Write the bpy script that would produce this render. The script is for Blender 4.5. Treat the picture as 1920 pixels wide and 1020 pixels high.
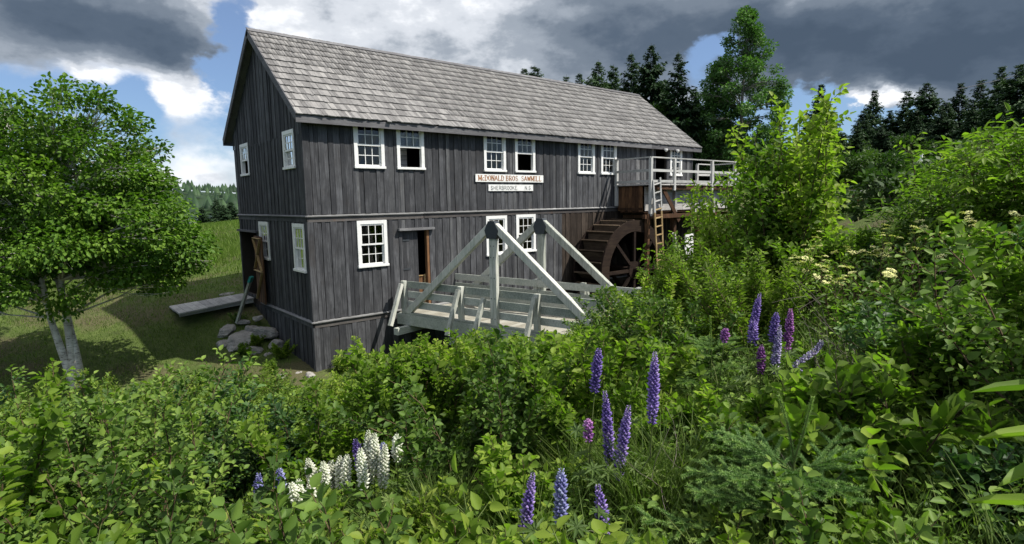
import bpy, bmesh, math, random
import numpy as np
from mathutils import Vector, Matrix

for o in list(bpy.data.objects): bpy.data.objects.remove(o)
SC = bpy.context.scene
COL = SC.collection
RAD = math.radians

# ---------------------------------------------------------------- camera
cam_d = bpy.data.cameras.new('camera'); cam = bpy.data.objects.new('camera', cam_d); COL.objects.link(cam)
yaw, pitch, roll = .6953, -.1238, -.0163
fw = Vector((math.sin(yaw)*math.cos(pitch), math.cos(yaw)*math.cos(pitch), math.sin(pitch)))
rt = Vector((math.cos(yaw), -math.sin(yaw), 0)); upv = rt.cross(fw)
rr = rt*math.cos(roll)+upv*math.sin(roll); uu = upv*math.cos(roll)-rt*math.sin(roll)
m = Matrix((rr, uu, -fw)).transposed().to_4x4(); m.translation = Vector((-5.7865,-15.6135,3.2762))
cam.matrix_world = m
cam_d.sensor_width = 36; cam_d.lens = 36*1068.99/1920
cam_d.clip_start = .05; cam_d.clip_end = 6000
SC.camera = cam

# ---------------------------------------------------------------- sun, sky, exposure
SUN_A, SUN_EL = 36, 52.8            # degrees from -Y towards +X; elevation
sd = Vector((math.sin(RAD(SUN_A))*math.cos(RAD(SUN_EL)), -math.cos(RAD(SUN_A))*math.cos(RAD(SUN_EL)), math.sin(RAD(SUN_EL))))
sun_d = bpy.data.lights.new('sun', 'SUN'); sun_d.energy = 4.2; sun_d.angle = RAD(.55); sun_d.color = (1, .95, .86)
sun = bpy.data.objects.new('sun', sun_d); COL.objects.link(sun)
sun.rotation_euler = (-sd).to_track_quat('-Z', 'Y').to_euler(); sun.location = (20,-20,30)
SC.view_settings.view_transform = 'Standard'; SC.view_settings.look = 'None'
SC.view_settings.exposure = .72; SC.view_settings.gamma = 1; SC.view_settings.use_curve_mapping = False
SC.cycles.use_denoising = True
SC.cycles.max_bounces = 6; SC.cycles.diffuse_bounces = 3; SC.cycles.glossy_bounces = 3
SC.cycles.transmission_bounces = 4; SC.cycles.transparent_max_bounces = 8
SC.cycles.caustics_reflective = False; SC.cycles.caustics_refractive = False

class NT:
    """small helper for node trees"""
    def __init__(s, tree): s.t = tree; s.n = tree.nodes; s.l = tree.links
    def node(s, typ, **kw):
        n = s.n.new(typ)
        for k, v in kw.items():
            if k == 'i':
                for kk, vv in v.items():
                    if hasattr(vv, 'is_linked') or isinstance(vv, bpy.types.NodeSocket): s.l.new(vv, n.inputs[kk])
                    else: n.inputs[kk].default_value = vv
            else: setattr(n, k, v)
        return n
    def math(s, op, a, b=None, c=None, clamp=False):
        n = s.n.new('ShaderNodeMath'); n.operation = op; n.use_clamp = clamp
        for k, v in enumerate((a, b, c)):
            if v is None: continue
            if isinstance(v, bpy.types.NodeSocket): s.l.new(v, n.inputs[k])
            else: n.inputs[k].default_value = v
        return n.outputs[0]
    def mix(s, fac, a, b, blend='MIX'):
        n = s.n.new('ShaderNodeMix'); n.data_type = 'RGBA'; n.blend_type = blend
        for idx, v in ((0, fac), (6, a), (7, b)):
            if isinstance(v, bpy.types.NodeSocket): s.l.new(v, n.inputs[idx])
            else: n.inputs[idx].default_value = v if idx == 0 else (*v, 1)
        return n.outputs[2]
    def ramp(s, fac, stops, interp='LINEAR'):
        n = s.n.new('ShaderNodeValToRGB'); n.color_ramp.interpolation = interp
        e = n.color_ramp.elements
        while len(e) < len(stops): e.new(.5)
        for el, (p, c) in zip(e, stops):
            el.position = p; el.color = (*c, 1) if len(c) == 3 else c
        s.l.new(fac, n.inputs[0]); return n.outputs[0]
    def noise(s, vec, scale, detail=4, rough=.5, dist=0, out=0):
        n = s.n.new('ShaderNodeTexNoise'); s.l.new(vec, n.inputs['Vector'])
        n.inputs['Scale'].default_value = scale; n.inputs['Detail'].default_value = detail
        n.inputs['Roughness'].default_value = rough; n.inputs['Distortion'].default_value = dist
        return n.outputs[out]
    def mapping(s, vec, scale=(1,1,1), loc=(0,0,0)):
        n = s.n.new('ShaderNodeMapping'); s.l.new(vec, n.inputs[0])
        n.inputs['Scale'].default_value = scale; n.inputs['Location'].default_value = loc
        return n.outputs[0]

world = bpy.data.worlds.new('World'); SC.world = world; world.use_nodes = True
w = NT(world.node_tree); w.n.clear()
tc = w.node('ShaderNodeTexCoord').outputs['Generated']
sky = w.node('ShaderNodeTexSky', sky_type='NISHITA', sun_disc=False, sun_elevation=RAD(SUN_EL), sun_rotation=RAD(180-SUN_A), air_density=1.0, dust_density=.6, ozone_density=2.0).outputs[0]
sep = w.node('ShaderNodeSeparateXYZ'); w.l.new(tc, sep.inputs[0])
X, Y, Z = sep.outputs
az = w.math('ARCTAN2', X, Y)
el = w.math('ARCSINE', Z)
# ragged edges: the cloud field is looked up with its position pushed about by noise
nz = w.noise(w.mapping(tc, (1,1,1.6)), 7.0, 8, .58, 0, 1)
nsep = w.node('ShaderNodeSeparateColor'); w.l.new(nz, nsep.inputs[0])
azw = w.math('MULTIPLY_ADD', w.math('SUBTRACT', nsep.outputs[0], .5), .20, az)
elw = w.math('MULTIPLY_ADD', w.math('SUBTRACT', nsep.outputs[1], .5), .12, el)
CLOUDS = [(1.346, 0.202, 0.324, 0.087, 0.95, 0.88), (1.091, 0.263, 0.221, 0.082, 0.6, 0.46), (0.913, 0.265, 0.169, 0.1, 0.5, 0.36), (0.738, 0.266, 0.177, 0.122, 0.5, 0.2), (0.49, 0.272, 0.196, 0.11, 0.5, 0.16), (0.328, 0.292, 0.088, 0.048, 0.45, -0.1), (0.086, 0.253, 0.157, 0.06, 0.95, 0.88), (0.185, 0.223, 0.062, 0.032, 0.35, 0.3), (-0.13, 0.166, 0.107, 0.056, 0.5, 0.5), (0.257, 0.219, 0.036, 0.063, -0.75, 0), (0.058, 0.137, 0.153, 0.03, -0.5, 0), (0.202, 0.153, 0.041, 0.033, 0.72, -0.22), (0.079, 0.17, 0.036, 0.012, 0.4, -0.2), (0.207, 0.05, 0.079, 0.03, 0.3, -0.05), (0.056, 0.044, 0.071, 0.022, 0.15, 0), (1.002, 0.213, 0.042, 0.036, -0.95, 0), (1.034, 0.23, 0.028, 0.03, -0.8, 0), (0.974, 0.181, 0.052, 0.023, -0.5, 0), (1.167, 0.125, 0.147, 0.04, -1.15, 0), (0.897, 0.177, 0.179, 0.046, 0.3, 0), (1.284, 0.144, 0.048, 0.015, 1.15, -0.62), (1.24, 0.135, 0.034, 0.01, 0.3, -0.3), (0.271, 0.279, 0.02, 0.059, -0.5, 0), (1.577, 0.144, 0.109, 0.082, 0.6, 0.6)]   # azimuth, elevation, radii, cover, darkness
dens = dark = None
for (a0, e0, ra, re_, amp, dk) in CLOUDS:
    dx = w.math('MULTIPLY', w.math('SUBTRACT', azw, a0), 1/ra); dy = w.math('MULTIPLY', w.math('SUBTRACT', elw, e0), 1/re_)
    q = w.math('EXPONENT', w.math('MULTIPLY', w.math('ADD', w.math('MULTIPLY', dx, dx), w.math('MULTIPLY', dy, dy)), -1))
    g = w.math('MULTIPLY', q, amp); dens = g if dens is None else w.math('ADD', dens, g)
    if dk: g = w.math('MULTIPLY', q, dk); dark = g if dark is None else w.math('ADD', dark, g)
big = w.noise(w.mapping(tc, (1,1,2.2)), 2.4, 2, .5)
mid = w.noise(w.mapping(tc, (1,1,2.0)), 7.0, 5, .55)
fine = w.noise(w.mapping(tc, (1,1,1.8)), 19.0, 6, .6)
dens = w.math('ADD', dens, w.math('MULTIPLY', w.math('SUBTRACT', big, .47), .35))
dens = w.math('ADD', dens, w.math('MULTIPLY', w.math('SUBTRACT', mid, .5), .45))
over = w.node('ShaderNodeMapRange'); over.interpolation_type = 'SMOOTHSTEP'; w.l.new(el, over.inputs[0]); over.inputs[1].default_value = .40; over.inputs[2].default_value = .75; over.inputs[4].default_value = .34
dens = w.math('ADD', dens, over.outputs[0])   # extra cloud cover added above the view to lift the fill light
thin = w.math('ADD', dens, w.math('MULTIPLY', w.math('SUBTRACT', fine, .5), .30))
cover = w.ramp(w.math('ADD', thin, .06), [(.0, (0,0,0)), (.40, (1,1,1))], 'EASE')
dk = w.math('ADD', dark, w.math('MULTIPLY', w.math('SUBTRACT', mid, .5), .95))
dk = w.math('ADD', dk, w.math('MULTIPLY', w.math('SUBTRACT', fine, .5), .32))
shade = w.ramp(dk, [(.0, (.64,.655,.68)), (.14, (.45,.475,.515)), (.32, (.225,.256,.30)), (.52, (.122,.150,.190)), (.8, (.064,.088,.124)), (1, (.047,.068,.100))], 'EASE')
skyc = w.mix(.16, w.mix(1.0, sky, (.044,.057,.074), 'MULTIPLY'), (.42,.47,.54))
col = w.mix(cover, skyc, shade)
bg = w.node('ShaderNodeBackground'); w.l.new(col, bg.inputs[0]); bg.inputs[1].default_value = 1.0
world.cycles.sampling_method = 'MANUAL'; world.cycles.sample_map_resolution = 512
wo = w.node('ShaderNodeOutputWorld'); w.l.new(bg.outputs[0], wo.inputs[0])

# ---------------------------------------------------------------- materials
def new_mat(name):
    mt = bpy.data.materials.new(name); mt.use_nodes = True
    t = NT(mt.node_tree); t.n.clear()
    out = t.node('ShaderNodeOutputMaterial')
    return mt, t, out
def principled(t, out, col, rough=.7, spec=.3, bump=None, bstr=.3, bdist=.02, metal=0):
    p = t.node('ShaderNodeBsdfPrincipled')
    for k, v in (('Base Color', col), ('Roughness', rough), ('Specular IOR Level', spec), ('Metallic', metal)):
        if isinstance(v, bpy.types.NodeSocket): t.l.new(v, p.inputs[k])
        else: p.inputs[k].default_value = (*v, 1) if k == 'Base Color' else v
    if bump is not None:
        b = t.node('ShaderNodeBump'); b.inputs['Strength'].default_value = bstr; b.inputs['Distance'].default_value = bdist
        t.l.new(bump, b.inputs['Height']); t.l.new(b.outputs[0], p.inputs['Normal'])
    t.l.new(p.outputs[0], out.inputs[0]); return p

def wood(name, lo, mid, hi, axis=2, streak=14, tonevar=.55, rough=.85, stain=None, tone_attr=False, knots=True):
    """weathered timber: grain streaks along one local axis, board to board variation, pale worn flecks, knots"""
    mt, t, out = new_mat(name)
    oi = t.node('ShaderNodeObjectInfo')
    rnd = oi.outputs['Random']
    if tone_attr:
        at = t.node('ShaderNodeAttribute', attribute_name='tone'); rnd = at.outputs['Fac']
    geo = t.node('ShaderNodeNewGeometry').outputs['Position'] if tone_attr else t.node('ShaderNodeTexCoord').outputs['Object']
    off = t.node('ShaderNodeCombineXYZ')
    t.l.new(t.math('MULTIPLY', rnd, 37.0), off.inputs[0]); t.l.new(t.math('MULTIPLY', rnd, 53.0), off.inputs[1]); t.l.new(t.math('MULTIPLY', rnd, 11.0), off.inputs[2])
    va = t.node('ShaderNodeVectorMath'); va.operation = 'ADD'; t.l.new(geo, va.inputs[0]); t.l.new(off.outputs[0], va.inputs[1])
    v = va.outputs[0]
    sc = [streak]*3; sc[axis] = .55
    g1 = t.noise(t.mapping(v, tuple(sc)), 3.2, 6, .62, .25)
    sc2 = [streak*2.5]*3; sc2[axis] = 1.2
    g2 = t.noise(t.mapping(v, tuple(sc2)), 4.5, 5, .65)
    blot = t.noise(v, 1.7, 4, .6)
    f = t.math('ADD', t.math('MULTIPLY', g1, .62), t.math('MULTIPLY', g2, .38))
    f = t.math('ADD', f, t.math('MULTIPLY', t.math('SUBTRACT', rnd, .5), tonevar*.42))
    f = t.math('ADD', f, t.math('MULTIPLY', t.math('SUBTRACT', blot, .5), .42))
    c = t.ramp(f, [(.26, lo), (.5, mid), (.74, hi)])
    if stain is not None:
        sm = t.ramp(t.noise(v, .9, 5, .65, .4), [(.58, (0,0,0)), (.72, (1,1,1))])
        c = t.mix(t.math('MULTIPLY', sm, .55), c, stain)
    if knots:
        vo = t.node('ShaderNodeTexVoronoi'); ks = [6.5]*3; ks[axis] = 2.6
        t.l.new(t.mapping(v, tuple(ks)), vo.inputs['Vector']); vo.inputs['Scale'].default_value = 1.0
        k = t.ramp(vo.outputs['Distance'], [(.05, (1,1,1)), (.13, (0,0,0))])
        c = t.mix(t.math('MULTIPLY', k, .55), c, tuple(q*.5 for q in lo))
    principled(t, out, c, rough, .18, g2, .55, .006)
    return mt

M = {}
M['board']   = wood('weathered_board', (0.019,0.020,0.024), (0.046,0.047,0.051), (0.120,0.123,0.133), 2, stain=(0.037,0.033,0.031), tonevar=.45)
M['board_silver'] = wood('silvered_board', (0.038,0.039,0.043), (0.089,0.091,0.095), (0.204,0.204,0.208), 2, stain=(0.051,0.044,0.039), tonevar=.5)
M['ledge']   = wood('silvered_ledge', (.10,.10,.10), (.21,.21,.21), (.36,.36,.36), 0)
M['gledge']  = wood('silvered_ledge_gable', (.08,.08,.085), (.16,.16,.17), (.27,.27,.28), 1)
M['wetboard_shaded']= wood('wet_stained_shaded_board', (.012,.009,.007), (.032,.024,.019), (.085,.066,.052), 2)  # wet brown stain, with shade behind wheel and platform darkened into the colour
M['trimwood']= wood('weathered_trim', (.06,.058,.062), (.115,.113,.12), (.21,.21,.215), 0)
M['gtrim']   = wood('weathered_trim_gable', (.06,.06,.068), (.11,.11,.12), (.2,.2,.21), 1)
M['shingle'] = wood('cedar_shingle', (0.092,0.089,0.088), (0.172,0.167,0.165), (0.289,0.280,0.270), 1, streak=12, tonevar=.62, tone_attr=True, knots=False)
M['bridge']  = wood('pale_green_timber', (0.166,0.182,0.161), (0.321,0.348,0.306), (0.523,0.524,0.482), 0, streak=8, stain=(0.214,0.210,0.214))
M['bridgev'] = wood('pale_green_post', (0.217,0.227,0.202), (0.396,0.413,0.365), (0.638,0.623,0.572), 2, streak=8, stain=(0.383,0.349,0.348))
M['deck']    = wood('bare_deck_plank', (0.180,0.165,0.131), (0.303,0.290,0.245), (0.398,0.392,0.350), 1, streak=8)
M['brown']   = wood('brown_wet_plank', (.020,.011,.007), (.075,.039,.021), (.22,.115,.055), 2, streak=9)
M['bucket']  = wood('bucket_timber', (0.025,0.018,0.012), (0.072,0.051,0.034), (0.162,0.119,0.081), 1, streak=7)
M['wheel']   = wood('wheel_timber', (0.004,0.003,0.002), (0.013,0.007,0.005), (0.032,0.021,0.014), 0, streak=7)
M['platform']= wood('pale_rail_timber', (0.234,0.234,0.226), (0.390,0.390,0.374), (0.530,0.523,0.507), 0, streak=8)
M['palev']   = wood('pale_post_timber', (0.234,0.234,0.226), (0.390,0.390,0.374), (0.530,0.523,0.507), 2, streak=8)
M['flume']   = wood('silver_flume_board', (.20,.19,.18), (.36,.345,.33), (.55,.53,.51), 0, streak=7, stain=(.20,.13,.08))
M['plank']   = wood('walkway_plank', (.17,.17,.17), (.29,.285,.28), (.42,.415,.40), 1, streak=8)
M['honey']   = wood('ladder_timber', (.15,.10,.045), (.30,.21,.10), (.45,.35,.19), 2, streak=8)
M['interior']= wood('interior_wood', (.03,.024,.018), (.06,.048,.036), (.10,.08,.06), 2)

mt, t, out = new_mat('white_paint')
tcn = t.node('ShaderNodeTexCoord').outputs['Object']
n1 = t.noise(tcn, 9, 6, .65); n2 = t.noise(t.mapping(tcn, (20,20,3)), 3, 5, .6)
c = t.ramp(t.math('ADD', t.math('MULTIPLY', n1, .5), t.math('MULTIPLY', n2, .5)), [(.30, (.42,.40,.36)), (.43, (.68,.68,.66)), (.7, (.80,.80,.79))])
principled(t, out, c, .55, .35, n2, .2, .004); M['white'] = mt

mt, t, out = new_mat('window_glass')
tr = t.node('ShaderNodeBsdfTransparent'); tr.inputs[0].default_value = (.72,.76,.74,1)
gl = t.node('ShaderNodeBsdfGlossy'); gl.inputs['Roughness'].default_value = .015
b = t.node('ShaderNodeBump'); b.inputs['Strength'].default_value = .10; b.inputs['Distance'].default_value = .02
t.l.new(t.noise(t.node('ShaderNodeTexCoord').outputs['Object'], 3.5, 2, .5), b.inputs['Height']); t.l.new(b.outputs[0], gl.inputs['Normal'])
fr = t.node('ShaderNodeFresnel'); fr.inputs[0].default_value = 1.6
mx = t.node('ShaderNodeMixShader'); t.l.new(fr.outputs[0], mx.inputs[0]); t.l.new(tr.outputs[0], mx.inputs[1]); t.l.new(gl.outputs[0], mx.inputs[2])
t.l.new(mx.outputs[0], out.inputs[0]); M['glass'] = mt

def plain(name, col, rough=.7, spec=.3, metal=0, var=.35, scale=6):
    mt, t, out = new_mat(name)
    p = t.node('ShaderNodeTexCoord').outputs['Object']; n = t.noise(p, scale, 5, .6)
    c = t.mix(n, tuple(q*(1-var) for q in col), tuple(min(1,q*(1+var)) for q in col))
    principled(t, out, c, rough, spec, n, .3, .01, metal); return mt
M['iron'] = plain('dark_iron_strap', (.045,.052,.06), .55, .4, .3)
M['letter_brown'] = plain('brown_lettering', (.27,.115,.04), .6, .2)
M['letter_dark'] = plain('dark_lettering', (.06,.06,.06), .6, .2)
M['teal'] = plain('teal_paint', (.02,.22,.21), .5)
M['dark'] = plain('dark_gap', (.012,.011,.010), .9)
M['sheath'] = plain('wall_sheathing', (.035,.03,.026), .9)
M['bulb'] = plain('floodlight_head', (.6,.6,.58), .4)
M['white_post'] = plain('painted_post', (.7,.7,.69), .6, var=.1)

mt, t, out = new_mat('granite')
p = t.node('ShaderNodeTexCoord').outputs['Object']
n1 = t.noise(p, 2.2, 8, .65); n2 = t.noise(p, 26, 4, .6); n3 = t.noise(p, 5, 5, .6)
c = t.ramp(t.math('ADD', t.math('MULTIPLY', n1, .65), t.math('MULTIPLY', n2, .35)), [(.3, (.13,.12,.11)), (.5, (.30,.285,.265)), (.72, (.48,.46,.43))])
c = t.mix(t.math('MULTIPLY', t.ramp(n3, [(.55, (0,0,0)), (.68, (1,1,1))]), .5), c, (.09,.10,.05))
principled(t, out, c, .85, .2, n1, .7, .06); M['rock'] = mt

mt, t, out = new_mat('ground_soil_grass')
p = t.node('ShaderNodeNewGeometry').outputs['Position']
n1 = t.noise(p, .35, 6, .6); n2 = t.noise(p, 3.0, 6, .65); n3 = t.noise(p, 22, 4, .7)
g = t.ramp(t.math('ADD', t.math('MULTIPLY', n2, .5), t.math('MULTIPLY', n3, .5)), [(.3, (.030,.044,.013)), (.5, (.070,.100,.026)), (.72, (.13,.16,.05))])
s = t.ramp(n3, [(.3, (.05,.038,.024)), (.7, (.14,.11,.075))])
c = t.mix(t.ramp(n1, [(.47, (0,0,0)), (.56, (1,1,1))]), g, t.mix(.65, g, s))
principled(t, out, c, .95, .1, n3, .7, .05); M['ground'] = mt

mt, t, out = new_mat('river_water')
p = t.node('ShaderNodeNewGeometry').outputs['Position']
principled(t, out, (.02,.035,.045), .12, .5, t.noise(p, .8, 4, .6), .15, .1); M['water'] = mt

def leafmat(name, dark, mid, light, trans=.5, rough=.55, spec=.2, ovar=.45):
    """leaf: colour differs from leaf to leaf and plant to plant; part of the light passes through the blade"""
    mt, t, out = new_mat(name)
    tone = t.node('ShaderNodeAttribute', attribute_name='tone').outputs['Fac']
    rnd = t.node('ShaderNodeObjectInfo').outputs['Random']
    f = t.math('ADD', tone, t.math('MULTIPLY', t.math('SUBTRACT', rnd, .5), ovar))
    c = t.ramp(f, [(.05, dark), (.5, mid), (.95, light)])
    p = t.node('ShaderNodeBsdfPrincipled'); t.l.new(c, p.inputs['Base Color'])
    p.inputs['Roughness'].default_value = rough; p.inputs['Specular IOR Level'].default_value = spec
    tl = t.node('ShaderNodeBsdfTranslucent'); t.l.new(t.mix(1.0, c, (1.05,1.38,.5), 'MULTIPLY'), tl.inputs[0])
    mx = t.node('ShaderNodeMixShader'); mx.inputs[0].default_value = trans
    t.l.new(p.outputs[0], mx.inputs[1]); t.l.new(tl.outputs[0], mx.inputs[2]); t.l.new(mx.outputs[0], out.inputs[0])
    return mt
M['leaf_alder'] = leafmat('alder_leaf', (0.061,0.110,0.013), (0.143,0.229,0.027), (0.255,0.345,0.047))
M['leaf_rose']  = leafmat('bramble_leaf', (0.040,0.081,0.014), (0.095,0.166,0.027), (0.194,0.279,0.050), .3)
M['leaf_meadow']= leafmat('meadow_leaf', (0.066,0.109,0.015), (0.152,0.223,0.030), (0.268,0.329,0.061))
M['leaf_dark']  = leafmat('glossy_dark_leaf', (0.026,0.063,0.018), (0.060,0.122,0.032), (0.118,0.207,0.060), .3, .5, .25)
M['leaf_yellow']= leafmat('young_yellow_leaf', (0.090,0.149,0.015), (0.179,0.259,0.030), (0.281,0.350,0.061))
M['leaf_big']   = leafmat('broad_leaf', (0.063,0.118,0.016), (0.139,0.228,0.028), (0.234,0.323,0.045), .42)
M['leaf_birch'] = leafmat('birch_leaf', (0.029,0.074,0.008), (0.078,0.159,0.017), (0.148,0.248,0.029), .35)
M['leaf_poplar']= leafmat('poplar_leaf', (0.027,0.067,0.019), (0.062,0.136,0.036), (0.112,0.209,0.055), .3)
M['leaf_forest']= leafmat('forest_leaf', (0.019,0.046,0.011), (0.048,0.091,0.020), (0.090,0.146,0.031), .28)
M['needle']     = leafmat('spruce_needle', (0.014,0.034,0.015), (0.031,0.064,0.028), (0.063,0.109,0.045), .12, .6, .2)
M['needle_young']= leafmat('young_spruce_needle', (0.078,0.155,0.044), (0.161,0.271,0.080), (0.300,0.419,0.118), .2, .55, .25)
M['lupin_leaf'] = leafmat('lupin_leaf', (0.050,0.090,0.022), (0.094,0.150,0.036), (0.149,0.205,0.055), .35)
M['grass']      = leafmat('grass_blade', (0.050,0.091,0.014), (0.105,0.168,0.025), (0.185,0.245,0.053), .35, .6, .2)
M['grass_tall'] = leafmat('tall_grass_blade', (.06,.105,.022), (.115,.17,.035), (.20,.235,.07), .35, .55, .25)
M['violet']     = leafmat('violet_petal', (0.103,0.072,0.256), (0.213,0.146,0.461), (0.427,0.318,0.640), .25, .6, .15)
M['blue']       = leafmat('blue_petal', (0.096,0.096,0.256), (0.200,0.202,0.461), (0.416,0.432,0.666), .25, .6, .15)
M['pink']       = leafmat('pink_petal', (0.180,0.063,0.225), (0.352,0.143,0.420), (0.600,0.300,0.630), .25, .6, .15)
M['pale']       = leafmat('pale_violet_petal', (0.163,0.138,0.325), (0.338,0.288,0.550), (0.625,0.575,0.775), .25, .6, .15)
M['whitepetal'] = leafmat('white_petal', (.50,.50,.42), (.70,.70,.62), (.82,.82,.76), .25, .6, .15)
M['cream']      = leafmat('cream_blossom', (0.531,0.515,0.212), (0.732,0.710,0.323), (0.885,0.858,0.442), .2, .6, .15)
def bark(name, lo, hi, scale=(12,12,3)):
    mt, t, out = new_mat(name); p = t.node('ShaderNodeTexCoord').outputs['Object']
    n = t.noise(t.mapping(p, scale), 1.5, 6, .65); c = t.ramp(n, [(.35, lo), (.65, hi)])
    principled(t, out, c, .9, .15, n, .6, .02); return mt
M['stem'] = bark('shrub_stem', (.045,.032,.018), (.12,.085,.05))
M['twig'] = bark('dead_twig', (.07,.06,.05), (.19,.165,.14))
M['greenstem'] = bark('green_stem', (.07,.10,.025), (.13,.17,.05))
M['trunk'] = bark('conifer_bark', (.030,.022,.016), (.085,.065,.05))
M['greytrunk'] = bark('grey_bark', (.08,.078,.07), (.22,.21,.19))
mt, t, out = new_mat('birch_bark')
p = t.node('ShaderNodeTexCoord').outputs['Object']
n1 = t.noise(t.mapping(p, (5,5,26)), 1.3, 6, .7); n2 = t.noise(p, 3.0, 5, .6)
c = t.ramp(n2, [(.3, (.38,.35,.31)), (.6, (.66,.63,.58))])
c = t.mix(t.ramp(n1, [(.37, (1,1,1)), (.46, (0,0,0))]), c, (.06,.048,.042))
principled(t, out, c, .8, .2, n1, .4, .01); M['birchbark'] = mt

# ---------------------------------------------------------------- mesh helpers
def link(o, parent=None):
    COL.objects.link(o)
    if parent is not None: o.parent = parent
    return o
def tag(o, label=None, cat=None, group=None, kind=None):
    if label: o['label'] = label
    if cat: o['category'] = cat
    if group: o['group'] = group
    if kind: o['kind'] = kind
    return o
def empty(name, loc=(0,0,0), rz=0):
    o = bpy.data.objects.new(name, None); COL.objects.link(o); o.location = loc; o.rotation_euler = (0,0,rz); o.empty_display_size = .2
    return o
def np_mesh(name, V, F, mat, tone=None, smooth=False):
    """V (n,3); F list of (m,k) index arrays, one per polygon size"""
    me = bpy.data.meshes.new(name); V = np.asarray(V, np.float32)
    if not isinstance(F, list): F = [F]
    F = [np.asarray(f, np.int32) for f in F if len(f)]
    me.vertices.add(len(V)); me.vertices.foreach_set('co', V.ravel())
    nl = sum(f.size for f in F); npoly = sum(len(f) for f in F)
    me.loops.add(nl); me.loops.foreach_set('vertex_index', np.concatenate([f.ravel() for f in F]))
    me.polygons.add(npoly)
    tot = np.concatenate([np.full(len(f), f.shape[1], np.int32) for f in F])
    me.polygons.foreach_set('loop_start', np.r_[0, np.cumsum(tot)[:-1]].astype(np.int32))
    me.update(calc_edges=True)
    if tone is not None:
        at = me.attributes.new('tone', 'FLOAT', 'FACE'); at.data.foreach_set('value', np.asarray(tone, np.float32))
    if smooth: me.polygons.foreach_set('use_smooth', np.ones(npoly, bool))
    me.materials.append(mat); me.validate(); return me
def obj(name, me, parent=None, loc=None):
    o = bpy.data.objects.new(name, me); link(o, parent)
    if loc is not None: o.location = loc
    return o
BOXF = np.array([(0,3,2,1),(4,5,6,7),(0,1,5,4),(1,2,6,5),(2,3,7,6),(3,0,4,7)])
class MB:
    """collects boxes, beams and tubes of ONE piece"""
    def __init__(s): s.v = []; s.f = []; s.n = 0
    def add(s, v, faces):
        s.v += [tuple(q) for q in v]; s.f += [tuple(int(i)+s.n for i in f) for f in faces]; s.n += len(v); return s
    def box(s, x0, x1, y0, y1, z0, z1):
        x0, x1 = min(x0,x1), max(x0,x1); y0, y1 = min(y0,y1), max(y0,y1); z0, z1 = min(z0,z1), max(z0,z1)
        return s.add([(x0,y0,z0),(x1,y0,z0),(x1,y1,z0),(x0,y1,z0),(x0,y0,z1),(x1,y0,z1),(x1,y1,z1),(x0,y1,z1)], BOXF)
    def beam(s, p, q, w, h, up=(0,0,1), bevel=0):
        p, q = Vector(p), Vector(q); d = (q-p).normalized(); side = d.cross(Vector(up))
        if side.length < 1e-4: side = d.cross(Vector((1,0,0)))
        side.normalize(); u2 = side.cross(d)
        c = []
        for e in (p, q):
            c += [e-side*w/2-u2*h/2, e+side*w/2-u2*h/2, e+side*w/2+u2*h/2, e-side*w/2+u2*h/2]
        return s.add(c, BOXF)
    def tube(s, pts, radii, n=6, cap=True):
        pts = [Vector(p) for p in pts]; b = []
        for i, p in enumerate(pts):
            d = (pts[min(i+1,len(pts)-1)]-pts[max(i-1,0)]).normalized()
            a = d.cross(Vector((.31,.94,.12))).normalized(); c = d.cross(a)
            b += [p+(a*math.cos(2*math.pi*k/n)+c*math.sin(2*math.pi*k/n))*radii[i] for k in range(n)]
        F = [(i*n+k, i*n+(k+1)%n, (i+1)*n+(k+1)%n, (i+1)*n+k) for i in range(len(pts)-1) for k in range(n)]
        if cap: F += [tuple(range(n-1,-1,-1)), tuple(range((len(pts)-1)*n, len(pts)*n))]
        return s.add(b, F)
    def build(s, name, mat, parent=None, smooth=False, recentre=False, bevel=0):
        loc = (0,0,0); v = s.v
        if recentre:
            a = np.array(v); loc = tuple(float(q) for q in (a.min(0)+a.max(0))/2); v = [tuple(q) for q in a-np.array(loc)]
        me = bpy.data.meshes.new(name); me.from_pydata(v, [], s.f); me.materials.append(mat)
        if smooth: me.polygons.foreach_set('use_smooth', [True]*len(me.polygons))
        if bevel:
            bm = bmesh.new(); bm.from_mesh(me)
            bmesh.ops.bevel(bm, geom=bm.edges[:], offset=bevel, segments=1, affect='EDGES'); bm.to_mesh(me); bm.free()
        return obj(name, me, parent, loc)

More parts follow.
